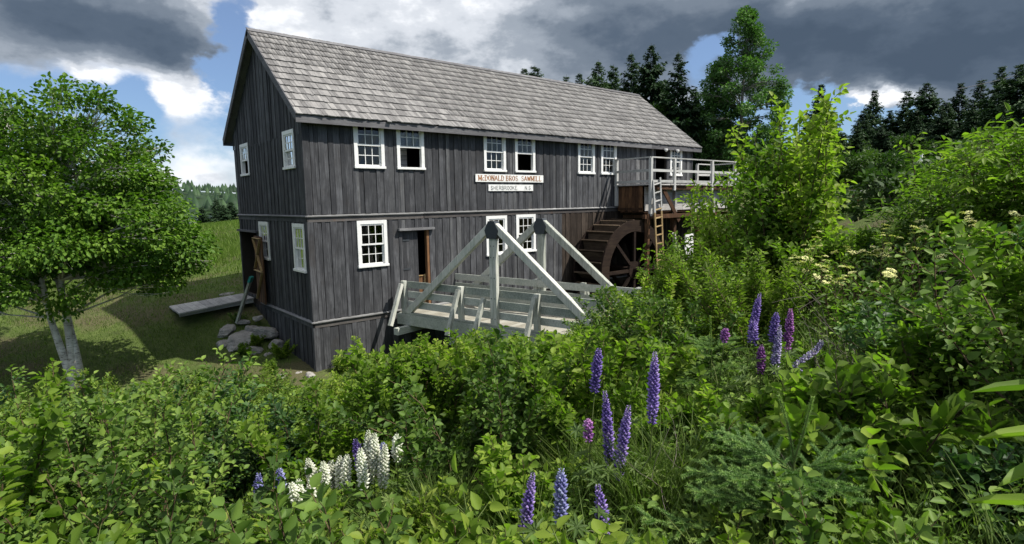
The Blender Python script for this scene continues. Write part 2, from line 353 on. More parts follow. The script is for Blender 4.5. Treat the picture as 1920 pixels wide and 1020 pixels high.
# ---------------------------------------------------------------- terrain height field
_TP = np.array([
 (-5.8,-15.6,1.55),(-3.2,-13.7,1.32),(-3.8,-11.4,.55),(-1.6,-13.4,1.55),(0,-17,2.3),(2,-13,1.75),(5,-14,2.1),(-8,-15,1.35),(-6,-19,2.0),
 (3.4,-11.6,1.1),(3.3,-10.2,.65),(4.2,-8.1,-.15),(6.5,-7.6,.1),(10,-9,1.4),(14,-7.5,1.8),(20,-6,2.2),(21,-3,2.0),(30,-12,3.2),(28,0,3.0),
 (0,-.6,-1.45),(3,-1.6,-2.1),(8,-2,-2.4),(12,-2.2,-2.3),(6,-4.5,-2.0),(10,-5.6,-1.2),(16,-2.5,-1.0),(19,-1,.4),(22,5,2.4),(19.5,8,2.0),
 (-1.5,-2,-1.55),(-3,0,-1.6),(-5.2,3.4,-1.52),(-8,0,-1.75),(-10,6,-1.1),(-2,6.2,-.28),(0,6.3,-.12),(-.6,3.0,-1.15),(-.5,4.6,-.5),(-3,12,.1),
 (0,20,.3),(-10,20,-.3),(10,30,1.0),(-20,30,-.8),(8,9,.6),(16,14,1.8),(0,0.5,-1.35),(1.5,-.4,-1.6),(-2.5,3.5,-1.3),(-4.5,7,-.55),
 (-6.2,-10.5,.35),(-8,-8,-.45),(-4,-6,-.9),(-10,-12,.5),(-12,-6,-1.0),(0,-6,-1.0),(1,-9,.05),(-1.5,-11,.6),(-16,-14,.6),(-16,0,-1.6),
 (0,-3.5,-1.8),(3.2,-5.2,-1.5),(40,20,4.0),(40,-20,4.0),(0,45,.4),(-30,10,-1.2),(30,45,3.0),(0,-35,3),(-30,-20,1),(60,0,5)],float)
def _phi(r2): return np.where(r2>0, .5*r2*np.log(r2+1e-12), 0.)
_n=len(_TP); _K=_phi(((_TP[:,None,:2]-_TP[None,:,:2])**2).sum(-1))+np.eye(_n)*1.5
_Pm=np.c_[np.ones(_n),_TP[:,:2]]
_A=np.block([[_K,_Pm],[_Pm.T,np.zeros((3,3))]])
_sol=np.linalg.solve(_A,np.r_[_TP[:,2],0,0,0])
def height(x,y):
    x=np.asarray(x,float);y=np.asarray(y,float)
    xc=np.clip(x,-45,62);yc=np.clip(y,-40,50)
    r2=(xc[...,None]-_TP[:,0])**2+(yc[...,None]-_TP[:,1])**2
    h=_phi(r2)@_sol[:_n]+_sol[_n]+_sol[_n+1]*xc+_sol[_n+2]*yc
    d=np.hypot(x,y)
    t=np.clip((d-45)/45,0,1);t=t*t*(3-2*t)
    az=np.degrees(np.arctan2(x+5.8,y+15.6))
    # far land: a shallow valley with the river on the left, higher ground on the right
    s=np.clip((az-9)/22,0,1);s=s*s*(3-2*s)*np.clip((150-az)/40,0,1)
    drop=np.clip((d-85)/45,0,1);drop=drop*drop*(3-2*drop)
    far=(1-s)*(.2-3.6*drop)+s*(3+.01*d)
    h=h*(1-t)+far*t
    return h+.05*np.sin(1.7*x+.6*y)*np.cos(1.3*y-.4*x)*np.clip(1-d/60,0,1)
def H(x, y): return float(height(x, y))
def build_ground():
    nr, na = 190, 288
    r = np.r_[0, .35*np.exp(np.linspace(0, math.log(3200/.35), nr))]
    a = np.linspace(0, 2*math.pi, na, endpoint=False)
    X = -1+r[:,None]*np.cos(a); Y = -6+r[:,None]*np.sin(a)
    Z = height(X, Y)
    V = np.stack([X,Y,Z],-1).reshape(-1,3)
    i, k = np.meshgrid(np.arange(nr), np.arange(na), indexing='ij')
    q = np.stack([i*na+k, i*na+(k+1)%na, (i+1)*na+(k+1)%na, (i+1)*na+k],-1).reshape(-1,4)
    q = q[:, ::-1] if False else q
    o = obj('ground', np_mesh('ground', V, [q[:, [0,3,2,1]]], M['ground'], smooth=True)); tag(o, 'grassy ground with bare soil patches around the mill', kind='structure')
    wv = [(-500,60,-2.2),(140,60,-2.2),(140,900,-2.2),(-500,900,-2.2)]
    mb = MB(); mb.add(wv, [(0,1,2,3)]); o = mb.build('river', M['water']); tag(o, 'pale river in the distance beyond the field', kind='structure')
    # small stream in the wheel pit
    mb = MB(); mb.add([(4.5,-5.5,-1.95),(20,-5.5,-1.95),(20,-.2,-1.95),(4.5,-.2,-1.95)], [(0,1,2,3)]); o = mb.build('stream', M['water']); tag(o, 'mill stream under bridge and wheel', kind='structure')
    # far wooded hill beyond the river
    rs = np.random.default_rng(3)
    A = np.radians(np.linspace(-40, 40, 161)); R = np.linspace(380, 900, 12)
    hh = lambda a_, r_: -3+np.clip((r_-380)/200,0,1)*(11+5*np.sin(a_*5.1+1)+2.5*np.sin(a_*17)+.02*(r_-380))
    V = np.array([(-5.8+r_*math.sin(a_), -15.6+r_*math.cos(a_), hh(a_,r_)) for r_ in R for a_ in A])
    n = len(A); q = np.array([(i*n+k, (i+1)*n+k, (i+1)*n+k+1, i*n+k+1) for i in range(len(R)-1) for k in range(n-1)])
    o = obj('hills', np_mesh('hills', V, [q], M['leaf_forest'], tone=np.full(len(q), .3), smooth=True)); tag(o, 'low wooded hill beyond the river', kind='structure')
build_ground()

# ---------------------------------------------------------------- the sawmill
RNG = random.Random(11)
WID, LEN, H1 = 6.78, 18.5, 2.96
EAVE_Y, EAVE_Z, RIDGE_Z, RAKE = -.32, 5.62, 8.56, -.26
SLOPE = (RIDGE_Z-EAVE_Z)/(WID/2-EAVE_Y)
def roof_z(y): return EAVE_Z+SLOPE*((y if y <= WID/2 else WID-y)-EAVE_Y)
mill = empty('sawmill', (0,0,0))
tag(mill, 'long two-storey grey weathered wooden mill with shingle roof and white windows', 'building')

# openings: (a0, a1, z0, z1) in wall coordinates
WW = .95
UP = [1.412, 2.775, 6.051, 7.4265, 10.628, 11.969]
L_WIN = [(a, a+WW, 4.28, 5.66, k in (1,3)) for k, a in enumerate(UP)] + [(1.38, 2.33, 1.40, 2.78, False), (6.08, 7.0, 1.40, 2.78, False), (7.43, 8.36, 1.42, 2.79, False), (16.68, 17.6, 4.3, 5.62, False)]
G_WIN = [(.60, 1.51, 4.28, 5.36, False), (4.96, 5.90, 4.28, 5.36, True), (.24, 1.16, 1.36, 2.74, False), (3.42, 4.37, 1.50, 2.74, False)]
L_DOOR = (2.85, 3.82, .02, 2.42); L_DOOR2 = (15.6, 16.45, 3.9, 5.55)
G_DOOR = (4.68, 6.70, .12, 2.36)
IN = .035                                  # boards run this far under the trim
def shrink(o): return (o[0]+IN, o[1]-IN, o[2]+IN, o[3]-IN)
L_OPEN = [shrink(o) for o in L_WIN]+[L_DOOR, L_DOOR2]
G_OPEN = [shrink(o) for o in G_WIN]+[G_DOOR]
# local wall frames: (a along the wall, n outward, z)
def LW(a, n, z): return (a, -n, z)
def GW(a, n, z): return (-n, a, z)
def wbox(mb, F, a0, a1, n0, n1, z0, z1):
    p, q = F(a0,n0,z0), F(a1,n1,z1); return mb.box(p[0],q[0],p[1],q[1],p[2],q[2])

def sheathing(F, a0, a1, z0, z1, openings, parent, top=None):
    A = sorted({a0, a1, *[o[0] for o in openings], *[o[1] for o in openings]}); A = [a for a in A if a0 <= a <= a1]
    Zs = sorted({z0, z1, *[o[2] for o in openings], *[o[3] for o in openings]}); Zs = [z for z in Zs if z0 <= z <= z1]
    mb = MB()
    for i in range(len(A)-1):
        for k in range(len(Zs)-1):
            ca, cz = (A[i]+A[i+1])/2, (Zs[k]+Zs[k+1])/2
            if any(o[0] < ca < o[1] and o[2] < cz < o[3] for o in openings): continue
            wbox(mb, F, A[i], A[i+1], -.10, -.004, Zs[k], Zs[k+1])
    return mb.build('sheathing', M['sheath'], parent)

def boards(F, a0, a1, z0, z1, openings, parent, wmin=.10, wmax=.20, base=0., ztop=None, mat='board', zj=.0):
    """vertical boards, each its own piece, board over board with the joints recessed, cut round the openings"""
    a = a0; k = 0
    while a < a1-.02:
        wd = RNG.uniform(wmin, wmax); b = min(a1, a+wd)
        if a1-b < .06: b = a1
        cuts = sorted({a, b, *[o[0] for o in openings if a+.012 < o[0] < b-.012], *[o[1] for o in openings if a+.012 < o[1] < b-.012]})
        proud = base+(.022 if k % 2 else .006)+RNG.uniform(0, .009)
        for c0, c1 in zip(cuts[:-1], cuts[1:]):
            mid = (c0+c1)/2
            zz = [(o[2], o[3]) for o in openings if o[0]-.002 <= mid <= o[1]+.002 and o[3] > z0 and o[2] < z1]
            segs = [(z0-RNG.uniform(0, zj), z1)]
            for (u0, u1) in zz:
                ns = []
                for s0, s1 in segs:
                    if u1 <= s0 or u0 >= s1: ns.append((s0,s1)); continue
                    if u0-s0 > .05: ns.append((s0,u0))
                    if s1-u1 > .05: ns.append((u1,s1))
                segs = ns
            for s0, s1 in segs:
                g = .003+RNG.uniform(0, .003)
                e0 = (c0+g if c0 == a else c0); e1 = (c1-g if c1 == b else c1)
                t0, t1 = s1, s1
                if ztop and s1 == z1: t0, t1 = min(s1, ztop(e0)), min(s1, ztop(e1))
                if min(t0,t1)-s0 < .03: continue
                lean = RNG.uniform(-.003, .003)
                n0, n1 = proud-.004, proud+.016
                cs = [F(e0,n0,s0),F(e1,n0,s0),F(e1,n1,s0),F(e0,n1,s0),F(e0,n0,t0),F(e1,n0,t1),F(e1+lean,n1+lean,t1),F(e0+lean,n1+lean,t0)]
                mb = MB(); loc = F(mid, 0, s0)
                mb.add([tuple(p[i]-loc[i] for i in range(3)) for p in cs], BOXF)
                me = bpy.data.meshes.new('board'); me.from_pydata(mb.v, [], mb.f); me.materials.append(M['board_silver' if mat == 'board' and F is LW and z0 > -.5 and RNG.random() < .04+.022*mid else mat]); obj('board', me, parent, loc)
        a = b; k += 1

# walls -------------------------------------------------------------------------------------------
def wall_part(name):
    o = empty(name); o.parent = mill; return o
def wall_core(name, F, a0, a1, z0, z1, openings):
    """the structural sheet of a wall is the part; its boards hang on it"""
    o = sheathing(F, a0, a1, z0, z1, openings, mill); o.name = name; return o
wl = wall_core('long_wall', LW, 0, LEN, -2.3, 5.7, L_OPEN)
wg = wall_core('gable_wall', GW, .0, WID, -1.6, 5.7, G_OPEN)
mb = MB()   # gable triangle behind the boards
mb.add([(.006,0,5.7),(.006,WID,5.7),(.006,WID/2,roof_z(WID/2)-.16)], [(0,1,2)]); mb.build('gable_peak', M['sheath'], wg)
boards(LW, 0, LEN, H1+.03, 5.70, L_OPEN, wl)
boards(LW, 0, 9.75, .03, H1-.17, L_OPEN, wl, base=-.004); boards(LW, 9.75, LEN, .03, H1-.17, L_OPEN, wl, base=-.004, mat='wetboard_shaded')
boards(LW, 0, 7, -2.3, -.17, [], wl, wmin=.16, wmax=.27, base=-.004); boards(LW, 7, LEN, -2.3, -.17, [], wl, wmin=.16, wmax=.27, base=-.004, mat='wetboard_shaded')
gt = lambda y: roof_z(y)-.15
boards(GW, 0, WID, H1+.03, 5.25, G_OPEN, wg, wmin=.10, wmax=.2)
boards(GW, 0, WID, 5.256, 8.5, G_OPEN, wg, wmin=.10, wmax=.2, base=.006, ztop=gt, zj=.10)
boards(GW, 0, WID, .03, H1-.17, G_OPEN, wg, wmin=.10, wmax=.2, base=-.004)
boards(GW, 0, WID, -1.55, -.17, [], wg, wmin=.14, wmax=.24, base=-.004)
# corner boards
for nm, (x0,x1,y0,y1) in (('corner_board', (-.035,.11,-.052,-.03)), ('corner_board', (-.058,-.036,-.052,.10))):
    for z0, z1 in ((H1+.03, 5.5), (.03, H1-.17), (-1.42, -.17)):
        MB().box(x0,x1,y0,y1,z0,z1).build(nm, M['board'], mill, recentre=True)
# belts: a sloping weathered ledge over a flat band, at each floor
def belt(z, gable_end):
    for F, ln, mat in ((LW, LEN, 'trimwood'), (GW, gable_end, 'gtrim')):
        a = -.065; k = 0
        while a < ln:
            b = min(ln, a+RNG.uniform(3.2, 4.6)); j = RNG.uniform(-.004,.004)
            s = [F(a,.0,z+.028+j), F(b-.006,.0,z+.028+j), F(b-.006,.095,z-.012+j), F(a,.095,z-.012+j), F(a,0,z-.03), F(b-.006,0,z-.03), F(b-.006,.09,z-.035+j), F(a,.09,z-.035+j)]
            MB().add(s, BOXF).build('ledge', M['ledge' if F is LW else 'gledge'], mill, recentre=True)
            mb = MB(); wbox(mb, F, a+.02, b-.004, -.002, .045, z-.175, z-.036); mb.build('band_board', M['board' if F is GW else 'trimband'] if 'trimband' in M else M[mat], mill, recentre=True)
            a = b
M['trimband'] = wood('band_timber', (.035,.032,.032), (.075,.068,.065), (.14,.13,.125), 0, stain=(.13,.06,.03))
belt(H1, WID); belt(0, 4.62)
# back walls, floors and rear roof slope close the building
mb = MB().box(LEN-.1, LEN, .0, WID, -1.5, 5.7); mb.add([(LEN-.02,0,5.7),(LEN-.02,WID,5.7),(LEN-.02,WID/2,roof_z(WID/2)-.16)], [(0,1,2)]); mb.build('end_wall', M['sheath'], mill)
MB().box(0, LEN, WID-.1, WID, -1.5, 5.7).build('back_wall', M['sheath'], mill)
MB().box(.02, LEN-.1, .11, WID-.1, -.10, .0).build('floor', M['interior'], mill)
MB().box(.02, LEN-.1, .11, WID-.1, 2.84, 2.94).build('upper_floor', M['interior'], mill)
for xq in (2.4, 6.0, 9.6, 13.2):     # interior posts glimpsed through panes
    MB().box(xq, xq+.18, 2.2, 2.4, .002, 2.83).build('interior_post', M['interior'], mill); MB().box(xq, xq+.18, 2.2, 2.4, 2.945, 6.6).build('interior_post', M['interior'], mill)

# windows -----------------------------------------------------------------------------------------
def window(F, a0, a1, z0, z1, opened, split=True):
    tw, sill = .105, .07
    mb = MB()
    nT = .062
    wbox(mb, F, a0, a0+tw, -.06, nT, z0+sill, z1); wbox(mb, F, a1-tw, a1, -.06, nT, z0+sill, z1)
    wbox(mb, F, a0+tw, a1-tw, -.06, nT-.002, z1-tw, z1)
    fr = mb.build('window', M['white'], mill)
    mb = MB(); wbox(mb, F, a0-.02, a1+.02, -.10, nT+.035, z0, z0+sill); mb.build('sill', M['white'], fr, bevel=.006)
    ia0, ia1, iz0, iz1 = a0+tw, a1-tw, z0+sill, z1-tw; mz = (iz0+iz1)/2
    def sash(s0, s1, n, cols=3, rows=2):
        st = .042; mb = MB()
        wbox(mb, F, ia0, ia0+st, n-.018, n+.018, s0, s1); wbox(mb, F, ia1-st, ia1, n-.018, n+.018, s0, s1)
        wbox(mb, F, ia0+st, ia1-st, n-.017, n+.017, s0, s0+st*1.15); wbox(mb, F, ia0+st, ia1-st, n-.017, n+.017, s1-st, s1)
        g0, g1, h0, h1 = ia0+st, ia1-st, s0+st*1.15, s1-st; mu = .020
        for c in range(1, cols):
            x = g0+(g1-g0)*c/cols; wbox(mb, F, x-mu/2, x+mu/2, n-.013, n+.013, h0, h1)
        for r_ in range(1, rows):
            z = h0+(h1-h0)*r_/rows; wbox(mb, F, g0, g1, n-.012, n+.012, z-mu/2, z+mu/2)
        mb.build('sash', M['white'], fr)
        for c in range(cols):
            for r_ in range(rows):
                x0 = g0+(g1-g0)*c/cols+mu/2; x1 = g0+(g1-g0)*(c+1)/cols-mu/2; y0 = h0+(h1-h0)*r_/rows+mu/2; y1 = h0+(h1-h0)*(r_+1)/rows-mu/2
                j = [RNG.uniform(-.004,.004) for _ in range(4)]
                MB().add([F(x0,n+j[0],y0),F(x1,n+j[1],y0),F(x1,n+j[2],y1),F(x0,n+j[3],y1)], [(0,1,2,3)]).build('pane', M['glass'], fr)
    sash(mz-.02, iz1, .022)
    if opened: sash(mz+.0, iz1-.02, -.022)
    else: sash(iz0, mz+.02, -.022)
    return fr
for o in L_WIN: window(LW, *o)
for o in G_WIN: window(GW, *o)
# pale sheets stored inside, seen through the raised sashes
for k in range(6): MB().box(2.95, 3.45, .55, .57, 4.18+k*.145, 4.315+k*.145).build('inner_panel', M['flume'], mill)

# doors -------------------------------------------------------------------------------------------
mb = MB(); wbox(mb, LW, 2.70, 3.96, -.002, .16, 2.43, 2.50); mb.build('door_hood', M['trimwood'], mill)
door = MB(); wbox(door, LW, 2.86, 3.43, -.07, -.05, .03, 2.41); door = door.build('door', M['dark'], mill)
a = 2.862
while a < 3.42:
    b = min(3.43, a+RNG.uniform(.12,.16)); mb = MB(); wbox(mb, LW, a, b-.004, -.05, -.03+RNG.uniform(0,.006), .03, 2.41); mb.build('board', M['board'], door, recentre=True); a = b
for s0 in (2.10, 1.2, .4):
    mb = MB(); wbox(mb, LW, 2.88, 3.12, -.03, -.012, s0, s0+.05); mb.build('hinge', M['iron'], door)
mb = MB(); wbox(mb, LW, 3.72, 3.80, -.10, .035, .03, 2.42); mb.build('door_jamb', M['brown'], mill)
hd = MB(); wbox(hd, LW, 3.44, 3.70, -.16, -.13, .03, .98); hd = hd.build('half_door', M['brown'], mill)
mb = MB(); wbox(mb, LW, 3.67, 3.705, -.13, -.10, .03, 1.0); mb.build('stile', M['honey'], hd); mb = MB(); wbox(mb, LW, 3.44, 3.668, -.13, -.10, .95, .98); mb.build('rail', M['honey'], hd)
# gable doorway with frame, a half door set back inside and the leaf folded back on the wall
mb = MB(); wbox(mb, GW, 4.55, 6.78, -.002, .13, 2.36, 2.43); mb.build('door_hood', M['gtrim'], mill)
for y0, y1 in ((4.60,4.68),(6.70,6.79)):
    mb = MB(); wbox(mb, GW, y0, y1, -.12, .045, .05, 2.36); mb.build('door_jamb', M['board'], mill)
hd = MB().box(.5, .54, 4.7, 6.68, .002, 1.0).build('half_door', M['brown'], mill)
for k in range(11): MB().box(.482, .499, 4.71+k*.178, 4.71+k*.178+.172, .004, .99+.01*(k % 2)).build('board', M['brown'], hd, recentre=True)
MB().box(.46, .481, 4.7, 6.68, .86, .96).build('rail', M['brown'], hd)
leaf = empty('door_leaf', (-.115, 4.62, .06)); leaf.parent = mill
leaf.rotation_euler = (0, 0, RAD(-4))
bd = MB().box(-.03,-.005,-1.05,0,.0,2.2).build('door_panel', M['brown'], leaf)
for k in range(7): MB().box(-.052,-.031,-1.05+k*.15,-1.05+k*.15+.144,0,2.2+.01*(k%2)).build('board', M['brown'], bd, recentre=True)
for p, q in (((-.068,-1.0,1.1),(-.068,-.06,2.1)),((-.070,-.06,1.12),(-.070,-1.0,2.1)),((-.068,-.06,.08),(-.068,-1.0,1.02)),((-.07,-1.03,1.06),(-.07,-.02,1.06)),((-.07,-1.03,2.14),(-.07,-.02,2.14))):
    MB().beam(p, q, .11, .022, up=(0,0,1)).build('brace', M['honey'], bd)

# signs (flat boards with raised lettering) --------------------------------------------------------
GL = {'M':[[(.1,0),(.1,1)],[(.1,1),(.5,.12)],[(.5,.12),(.9,1)],[(.9,1),(.9,0)]], 'c':[[(.85,.48),(.6,.6),(.3,.55),(.15,.3),(.3,.06),(.6,0),(.88,.12)]],
 'D':[[(.15,0),(.15,1)],[(.1,1),(.5,1),(.82,.8),(.9,.5),(.82,.2),(.5,0),(.1,0)]], 'O':[[(.5,1),(.2,.85),(.08,.5),(.2,.15),(.5,0),(.8,.15),(.92,.5),(.8,.85),(.5,1)]],
 'N':[[(.12,0),(.12,1)],[(.12,1),(.88,0)],[(.88,0),(.88,1)]], 'A':[[(.05,0),(.5,1)],[(.5,1),(.95,0)],[(.22,.35),(.78,.35)]], 'L':[[(.2,1),(.2,0)],[(.1,0),(.85,0),(.88,.22)]],
 'B':[[(.15,0),(.15,1)],[(.1,1),(.6,1),(.8,.78),(.6,.53),(.15,.53)],[(.6,.53),(.88,.27),(.62,0),(.1,0)]], 'R':[[(.15,0),(.15,1)],[(.1,1),(.6,1),(.84,.76),(.6,.5),(.15,.5)],[(.5,.5),(.92,0)]],
 'S':[[(.82,.78),(.65,.97),(.35,.98),(.15,.78),(.3,.56),(.7,.44),(.87,.22),(.65,.02),(.33,.02),(.13,.24)]], 'W':[[(.03,1),(.27,0)],[(.27,0),(.5,.9)],[(.5,.9),(.73,0)],[(.73,0),(.97,1)]],
 'I':[[(.5,0),(.5,1)]], 'H':[[(.15,0),(.15,1)],[(.85,0),(.85,1)],[(.15,.5),(.85,.5)]], 'E':[[(.18,0),(.18,1)],[(.12,1),(.85,1)],[(.18,.52),(.7,.52)],[(.12,0),(.88,0)]],
 'K':[[(.15,0),(.15,1)],[(.15,.42),(.85,1)],[(.38,.6),(.9,0)]], '.':[[(.42,.04),(.58,.04)]]}
def lettering(text, x0, x1, z0, h, n, mat, parent, thick, serif, adv):
    tot = sum(adv.get(c, 1.) for c in text); k = (x1-x0)/tot; x = x0
    for c in text:
        wd = adv.get(c, 1.)*k
        if c != ' ':
            mb = MB(); i = 0
            for pl in GL[c]:
                for p, q in zip(pl[:-1], pl[1:]):
                    i += 1
                    a0, b0 = x+wd*(.06+.88*p[0]), z0+h*p[1]; a1, b1 = x+wd*(.06+.88*q[0]), z0+h*q[1]
                    th = thick*(1.35 if abs(q[1]-p[1]) > .3 else .75) if serif else thick
                    mb.beam((a0,-n-.0006*i,b0), (a1,-n-.0006*i,b1), .003, th, up=(0,1,0) if False else (0,0,1)) if abs(a1-a0) > abs(b1-b0)*.5 else mb.add(
                        [(a0-th/2,-n-.0006*i,b0),(a0+th/2,-n-.0006*i,b0),(a0+th/2,-n+.003,b0),(a0-th/2,-n+.003,b0),(a1-th/2,-n-.0006*i,b1),(a1+th/2,-n-.0006*i,b1),(a1+th/2,-n+.003,b1),(a1-th/2,-n+.003,b1)], BOXF)
                    if serif and abs(p[0]-q[0]) < .02:
                        for zz in (b0, b1):
                            i += 1; mb.box(a0-th*1.1, a0+th*1.1, -n-.0006*i, -n+.002, zz-thick*.25, zz+thick*.25)
            mb.build('letter', M[mat], parent)
        x += wd
sg = MB().box(5.66, 8.75, -.078, -.056, 3.935, 4.195).build('sign_board', M['white'])
tag(sg, 'long white sign board with brown serif lettering, upper of the two signs', 'sign', 'signs under the upper windows')
lettering('McDONALD BROS. SAWMILL', 5.76, 8.66, 3.985, .165, .0795, 'letter_brown', sg, .026, True, {'.':.45,' ':.5,'I':.6,'c':.75,'M':1.2,'W':1.2})
sg = MB().box(6.20, 8.24, -.076, -.056, 3.63, 3.85).build('sign_board', M['white'])
tag(sg, 'short white sign board with thin black capitals, lower of the two signs', 'sign', 'signs under the upper windows')
lettering('SHERBROOKE.   N.S.', 6.28, 8.18, 3.672, .125, .0775, 'letter_dark', sg, .016, False, {'.':.45,' ':.8})
# roof ---------------------------------------------------------------------------------------------
y0r, y1r = EAVE_Y, WID/2
def slope_pt(x, s, lift=0.):
    """s = distance up the slope from the eave"""
    L_ = math.hypot(y1r-y0r, RIDGE_Z-EAVE_Z); ty, tz = (y1r-y0r)/L_, (RIDGE_Z-EAVE_Z)/L_
    return (x, y0r+ty*s-tz*lift, EAVE_Z+tz*s+ty*lift)
SL = math.hypot(y1r-y0r, RIDGE_Z-EAVE_Z)
deckv = [slope_pt(x, s, l) for l in (-.10, -.03) for (x, s) in ((RAKE+.03,.03),(LEN-RAKE-.03,.03),(LEN-RAKE-.03,SL),(RAKE+.03,SL))]
roof = MB().add(deckv, BOXF).build('roof', M['sheath'], mill)
back = [(p[0], WID-p[1], p[2]) for p in deckv]
MB().add(back, BOXF).build('rear_slope', M['shingle'], roof)
def shingle_geo(w_, l_, th, butt, skew, rs):
    v = [(0,0,0),(w_,0+skew,0),(w_,l_,0),(0,l_,0),(0,0,butt),(w_,skew,butt*rs),(w_,l_,th),(0,l_,th)]
    return np.array(v)
ty, tz = (y1r-y0r)/SL, (RIDGE_Z-EAVE_Z)/SL
rsh = random.Random(5); rows = 13; exp = (SL+.03)/rows
variants = []
for k in range(28):
    me = bpy.data.meshes.new('shingle'); tone = rsh.random()
    v = shingle_geo(1, exp*1.5, .006, .026+rsh.uniform(-.004,.010), rsh.uniform(-.018,.018), rsh.uniform(.85,1.15))
    me.from_pydata([tuple(q) for q in v], [], [tuple(f) for f in BOXF]); me.materials.append(M['shingle'])
    at = me.attributes.new('tone', 'FLOAT', 'FACE'); at.data.foreach_set('value', [tone]*6); variants.append(me)
rest_v, rest_t = [], []; cells = []
for r_ in range(rows):
    x = RAKE-.01; s = -.03+r_*exp
    while x < LEN-RAKE:
        wd = rsh.choice((.075,.09,.10,.11,.125,.14,.17))*rsh.uniform(.9,1.1); wd = min(wd, LEN-RAKE+.015-x)
        if wd > .04: cells.append((r_, x, s, wd))
        x += wd
# the shakes that show largest are pieces of their own (the near end of the roof)
order = sorted(range(len(cells)), key=lambda i: math.dist(slope_pt(cells[i][1], cells[i][2]), (-5.8,-15.6,3.3)))
near = set(order[:300])
rot = Matrix(((1,0,0),(0,ty,-tz),(0,tz,ty)))
tilt = math.atan2(.024, exp*1.5)*.9
rot2 = rot @ Matrix.Rotation(-tilt, 3, 'X')
R2 = np.array(rot2)
for i, (r_, x, s, wd) in enumerate(cells):
    s2 = s+rsh.uniform(-.012,.014)+(-.05 if rsh.random() < .012 else 0); lift = .006+rsh.uniform(0,.004)+.0185
    p = slope_pt(x, s2, lift)
    if i in near:
        o = obj('shingle', variants[rsh.randrange(28)], roof); o.matrix_local = Matrix.Translation(p) @ rot2.to_4x4() @ Matrix.Diagonal((wd-.006,1,1,1))
    else:
        v = shingle_geo(wd-.006, exp*1.5, .006, .026+rsh.uniform(-.004,.010), rsh.uniform(-.018,.018), rsh.uniform(.85,1.15))
        rest_v.append(v @ R2.T+np.array(p)); rest_t += [rsh.random()]*6
F_ = np.concatenate([BOXF+8*k for k in range(len(rest_v))])
o = obj('shingle_field', np_mesh('shingle_field', np.concatenate(rest_v), [F_], M['shingle'], tone=rest_t), roof); o['kind'] = 'stuff'
# ridge cap, fascia, rake boards, soffit
for x0 in np.arange(RAKE-.02, LEN-RAKE, 3.1):
    x1 = min(x0+3.1, LEN-RAKE+.02); j = RNG.uniform(0,.012)
    p0, p1 = slope_pt(x0, SL-.13, .045+j), slope_pt(x0, SL+.015, .045+j)
    mb = MB(); mb.add([slope_pt(x0,SL-.13,.04+j),slope_pt(x1-.004,SL-.13,.04+j),slope_pt(x1-.004,SL+.02,.04+j),slope_pt(x0,SL+.02,.04+j),slope_pt(x0,SL-.13,.06+j),slope_pt(x1-.004,SL-.13,.06+j),slope_pt(x1-.004,SL+.02,.06+j),slope_pt(x0,SL+.02,.06+j)], BOXF)
    mb.build('ridge_board', M['trimwood'], roof, recentre=True)
x0 = RAKE-.03
while x0 < LEN-RAKE:
    x1 = min(x0+RNG.uniform(4.2,5.4), LEN-RAKE+.03)
    MB().box(x0, x1-.005, EAVE_Y-.005, EAVE_Y+.025, EAVE_Z-.20, EAVE_Z-.012).build('fascia_board', M['trimwood'], roof, recentre=True); x0 = x1
MB().box(RAKE+.02, LEN-RAKE-.02, EAVE_Y+.026, .0, EAVE_Z-.135, EAVE_Z-.115).build('soffit', M['sheath'], roof)
for side in (0, 1):
    for xe in (RAKE-.03, LEN-RAKE+.002):
        mb = MB(); mk = lambda s, l: slope_pt(xe, s, l)
        pts = [mk(-.02,-.16), mk(SL+.10 if False else SL,-.16), mk(SL,.035), mk(-.02,.035)]
        pts2 = [(p[0]+.028,p[1],p[2]) for p in pts]
        if side: pts = [(p[0],WID-p[1],p[2]) for p in pts]; pts2 = [(p[0],WID-p[1],p[2]) for p in pts2]
        mb.add([pts[0],pts2[0],pts2[1],pts[1],pts[3],pts2[3],pts2[2],pts[2]], BOXF); mb.build('rake_board', M['gtrim'], roof, recentre=True)
# rear eave end return
MB().box(RAKE-.028, RAKE+.9, WID-EAVE_Y-.02, WID-EAVE_Y+.008, EAVE_Z-.20, EAVE_Z-.015).build('fascia_board', M['gtrim'], roof, recentre=True)

# two floodlight heads under the eave by the platform door
for k, (xq, what) in enumerate(((15.75, 'small pale floodlight under the eave, above the dark upper doorway'), (16.62, 'small pale floodlight under the eave, above the window behind the railing'))):
    fl = empty('floodlight', (xq, -.36, 5.42)); tag(fl, what, 'lamp', 'floodlights under the eave')
    mb = MB(); mb.tube([(0,-.02,.0),(0,-.07,-.02),(0,-.14,-.05),(0,-.15,-.055)], [.03,.05,.075,.07], 10); mb.build('lamp_head', M['bulb'], fl, smooth=True)
    MB().tube([(0,.02,.06),(0,-.03,.0)], [.018,.018], 6).build('bracket', M['iron'], fl)

